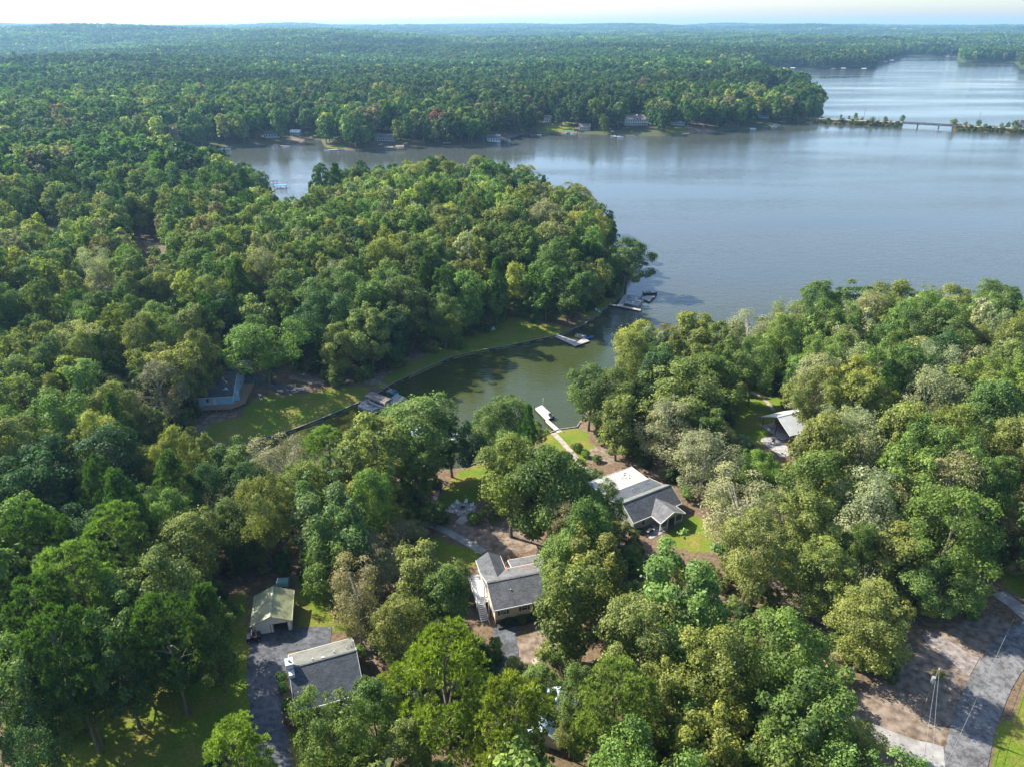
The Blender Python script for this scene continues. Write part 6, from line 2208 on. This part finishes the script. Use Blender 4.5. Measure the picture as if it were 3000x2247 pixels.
def scatter(name, label, pts, hs, rs, kinds, cols, coll, npine0=4, nall=6):
    n = len(pts)
    me = bpy.data.meshes.new(name)
    me.vertices.add(n)
    me.vertices.foreach_set('co', np.asarray(pts, np.float32).ravel())
    def attr(nm, ty, data, key):
        a_ = me.attributes.new(nm, ty, 'POINT')
        a_.data.foreach_set(key, np.asarray(data).ravel())
    rs, hs = np.asarray(rs), np.asarray(hs)
    attr('size', 'FLOAT_VECTOR', np.stack([rs / TR, rs / TR, hs / TH], 1).astype(np.float32), 'vector')
    attr('turn', 'FLOAT_VECTOR', np.stack([np.zeros(n), np.zeros(n), rng.uniform(0, 6.283, n)], 1).astype(np.float32), 'vector')
    attr('pick', 'INT', np.array([rng.integers(npine0, nall) if q == 'pine' else rng.integers(0, npine0) for q in kinds], np.int32), 'value')
    tn = np.array([jitter(q, .3) for q in cols], np.float32)
    px_ = np.asarray(pts)
    st_ = np.sin(px_[:, 0] / 140 + 2) * np.cos(px_[:, 1] / 110 + 1) + .7 * np.sin(px_[:, 0] / 390 + px_[:, 1] / 260) + .5 * np.cos(px_[:, 0] / 61 - px_[:, 1] / 83)
    tn[:, :3] *= (1 + .26 * np.clip(st_, -1.4, 1.4) * np.clip(np.hypot(px_[:, 0], px_[:, 1]) / 600, 0, 1))[:, None]
    attr('tint', 'FLOAT_COLOR', tn, 'color')
    ob = bpy.data.objects.new(name, me)
    COL.objects.link(ob)
    ob['kind'] = 'stuff'
    ob['label'] = label
    ng = bpy.data.node_groups.new(name + '_nodes', 'GeometryNodeTree')
    ng.interface.new_socket('Geometry', in_out='INPUT', socket_type='NodeSocketGeometry')
    ng.interface.new_socket('Geometry', in_out='OUTPUT', socket_type='NodeSocketGeometry')
    N, Lk = ng.nodes, ng.links
    gi, go = N.new('NodeGroupInput'), N.new('NodeGroupOutput')
    ip = N.new('GeometryNodeInstanceOnPoints')
    ci = N.new('GeometryNodeCollectionInfo')
    ci.inputs['Collection'].default_value = coll
    ci.inputs['Separate Children'].default_value = True
    ci.inputs['Reset Children'].default_value = True
    ip.inputs['Pick Instance'].default_value = True
    def named(nm, ty):
        q = N.new('GeometryNodeInputNamedAttribute')
        q.data_type = ty
        q.inputs['Name'].default_value = nm
        return [s_ for s_ in q.outputs if s_.enabled and s_.name == 'Attribute'][0]
    e2r = N.new('FunctionNodeEulerToRotation')
    Lk.new(named('turn', 'FLOAT_VECTOR'), e2r.inputs[0])
    Lk.new(gi.outputs[0], ip.inputs['Points'])
    Lk.new(ci.outputs[0], ip.inputs['Instance'])
    Lk.new(named('pick', 'INT'), ip.inputs['Instance Index'])
    Lk.new(e2r.outputs[0], ip.inputs['Rotation'])
    Lk.new(named('size', 'FLOAT_VECTOR'), ip.inputs['Scale'])
    Lk.new(ip.outputs[0], go.inputs[0])
    md = ob.modifiers.new('trees', 'NODES')
    md.node_group = ng
    return ob


rest = [t_ for i, t_ in enumerate(T) if i not in chosen_set]
# low understorey between the trunks
X, Y, D_, Z = grid(40, 330, 4.6)
Hh = rng.uniform(2.5, 6.0, len(X))
Rr = Hh * rng.uniform(.36, .5, len(X))
k = ~blocked(X, Y, Z, Hh, Rr) & (np.hypot(X, Y) < 330) & (rng.uniform(0, 1, len(X)) < .72)
for q in HOUSES:
    k &= np.hypot(X - q[0], Y - q[1]) > 8.5
for i in np.nonzero(k)[0]:
    rest.append((X[i], Y[i], Z[i] - .25 * Hh[i], Hh[i] * 1.25, Rr[i], 'broad', 'GMMOLLBO'[rng.integers(8)], False))
cA = proto_collection('near_wood', mass_protos('near_wood', 5200, .35, 600, 10, .8, .11, 50, True))
scatter('woodland', 'dense mixed woodland round the cove and over the peninsula', [t_[:3] for t_ in rest], [t_[3] for t_ in rest], [t_[4] for t_ in rest], [t_[5] for t_ in rest], [t_[6] for t_ in rest], cA)

X, Y, D_, Z = grid(520, 1350, 13.0)
Hh = rng.uniform(19, 31, len(X)) * np.clip(.88 + D_ / 100, .88, 1.0)
Rr = Hh * rng.uniform(.24, .36, len(X))
k = ~blocked(X, Y, Z, Hh, Rr)
X, Y, Z, Hh, Rr = X[k], Y[k], Z[k], Hh[k], Rr[k]
kd, co = colours(X, Y, Z, Hh)
cB = proto_collection('far_wood', mass_protos('far_wood', 1300, .70, 220, 7, 1.4, .24, 44, True))
scatter('far_woodland', 'broad green forest beyond the lake with scattered autumn crowns', np.stack([X, Y, Z], 1), Hh, Rr, kd, co, cB)

X, Y, D_, Z = grid(1350, 3400, 15.5)
Hh = rng.uniform(18, 33, len(X))
Rr = Hh * rng.uniform(.26, .40, len(X))
a_, b_, w_ = proj(np.stack([X, Y, Z], 1))
k = ~((b_ / V > 148) & (b_ / V < 160) & (a_ / V < 95) & (a_ / V > 5))        # pale clearing at far left
X, Y, Z, Hh, Rr = X[k], Y[k], Z[k], Hh[k], Rr[k]
kd, co = colours(X, Y, Z, Hh)
cC = proto_collection('distant_wood', mass_protos('distant_wood', 210, 1.7, 60, 5, 2.6, .6, 24, False))
scatter('distant_woodland', 'bluish forest canopy stretching away to the hills', np.stack([X, Y, Z], 1), Hh, Rr, kd, co, cC)

# groves on the farthest hills: several crowns per piece
gm = []
for i in range(4):
    r = np.random.default_rng(500 + i)
    vs, fs, vas = [], [], []
    o = 0
    for j in range(14):
        v, f, va, _ = broad_crown(520 + i * 20 + j, 40, 3.0, 'round', .2, 10)
        s_ = r.uniform(.9, 1.55)
        v = v * np.array([s_ * 1.15, s_ * 1.15, s_]) + np.array([r.uniform(-21, 21), r.uniform(-21, 21), r.uniform(-2, 2)])
        vs.append(v)
        fs.append(f + o)
        vas.append(np.clip(va * .6 + r.uniform(0, .5), 0, 1))
        o += len(v)
    gm.append(np_mesh('grove', np.concatenate(vs), np.concatenate(fs), ['foliage_mass'], var=np.concatenate(vas)))
cD = proto_collection('horizon_wood', gm)
X, Y, D_, Z = grid(3380, 11000, 44.0, .74)
n = len(X)
kd, co = colours(X, Y, Z, np.full(n, 18.0))
co = [q if q in 'GMOD' else 'M' for q in co]
scatter('horizon_forest', 'hazy blue wooded hills along the horizon', np.stack([X, Y, Z], 1), np.full(n, TH) * rng.uniform(.85, 1.2, n), np.full(n, TR) * rng.uniform(.95, 1.1, n), ['broad'] * n, co, cD, 4, 4)

# scrub on the causeway banks
pts_, hs_, rs_ = [], [], []
for a_, b_ in ((C0, C1), (C2, C3)):
    dd_ = b_ - a_
    tt_ = dd_.normalized()
    nn_ = Vector((-tt_.y, tt_.x, 0))
    for _ in range(int(dd_.length * 2.2)):
        u_ = rng.uniform(0, 1)
        o_ = rng.choice([-1, 1]) * rng.uniform(4.6, 10.3)
        p_ = a_ + dd_ * u_ + nn_ * o_
        hh_ = rng.uniform(.9, 2.2) * (1.6 if rng.uniform() < .08 else 1)
        pts_.append((p_.x, p_.y, max(-.1, 4.1 - (abs(o_) - 5) * .85) - .3 * hh_))
        hs_.append(hh_ * 1.3)
        rs_.append(hh_ * .8)
scatter('causeway_scrub', 'green and rusty scrub covering the causeway banks', pts_, hs_, rs_, ['broad'] * len(pts_), ['MOOBGY'[rng.integers(6)] for _ in pts_], cB)

# ------------------------------------------------------------------ haze
m, n, l, out = nodes_of('haze')
vol = n.new('ShaderNodeVolumePrincipled')
vol.inputs['Color'].default_value = (.36, .65, 1.0, 1)
vol.inputs['Density'].default_value = 7e-5
vol.inputs['Anisotropy'].default_value = .25
l.new(vol.outputs[0], out.inputs['Volume'])
hz = MB().box(-14800, -600, -4, 14800, 15000, 165).build('haze', 'haze', kind='stuff')
hz['label'] = 'thin blue haze over the distant forest'
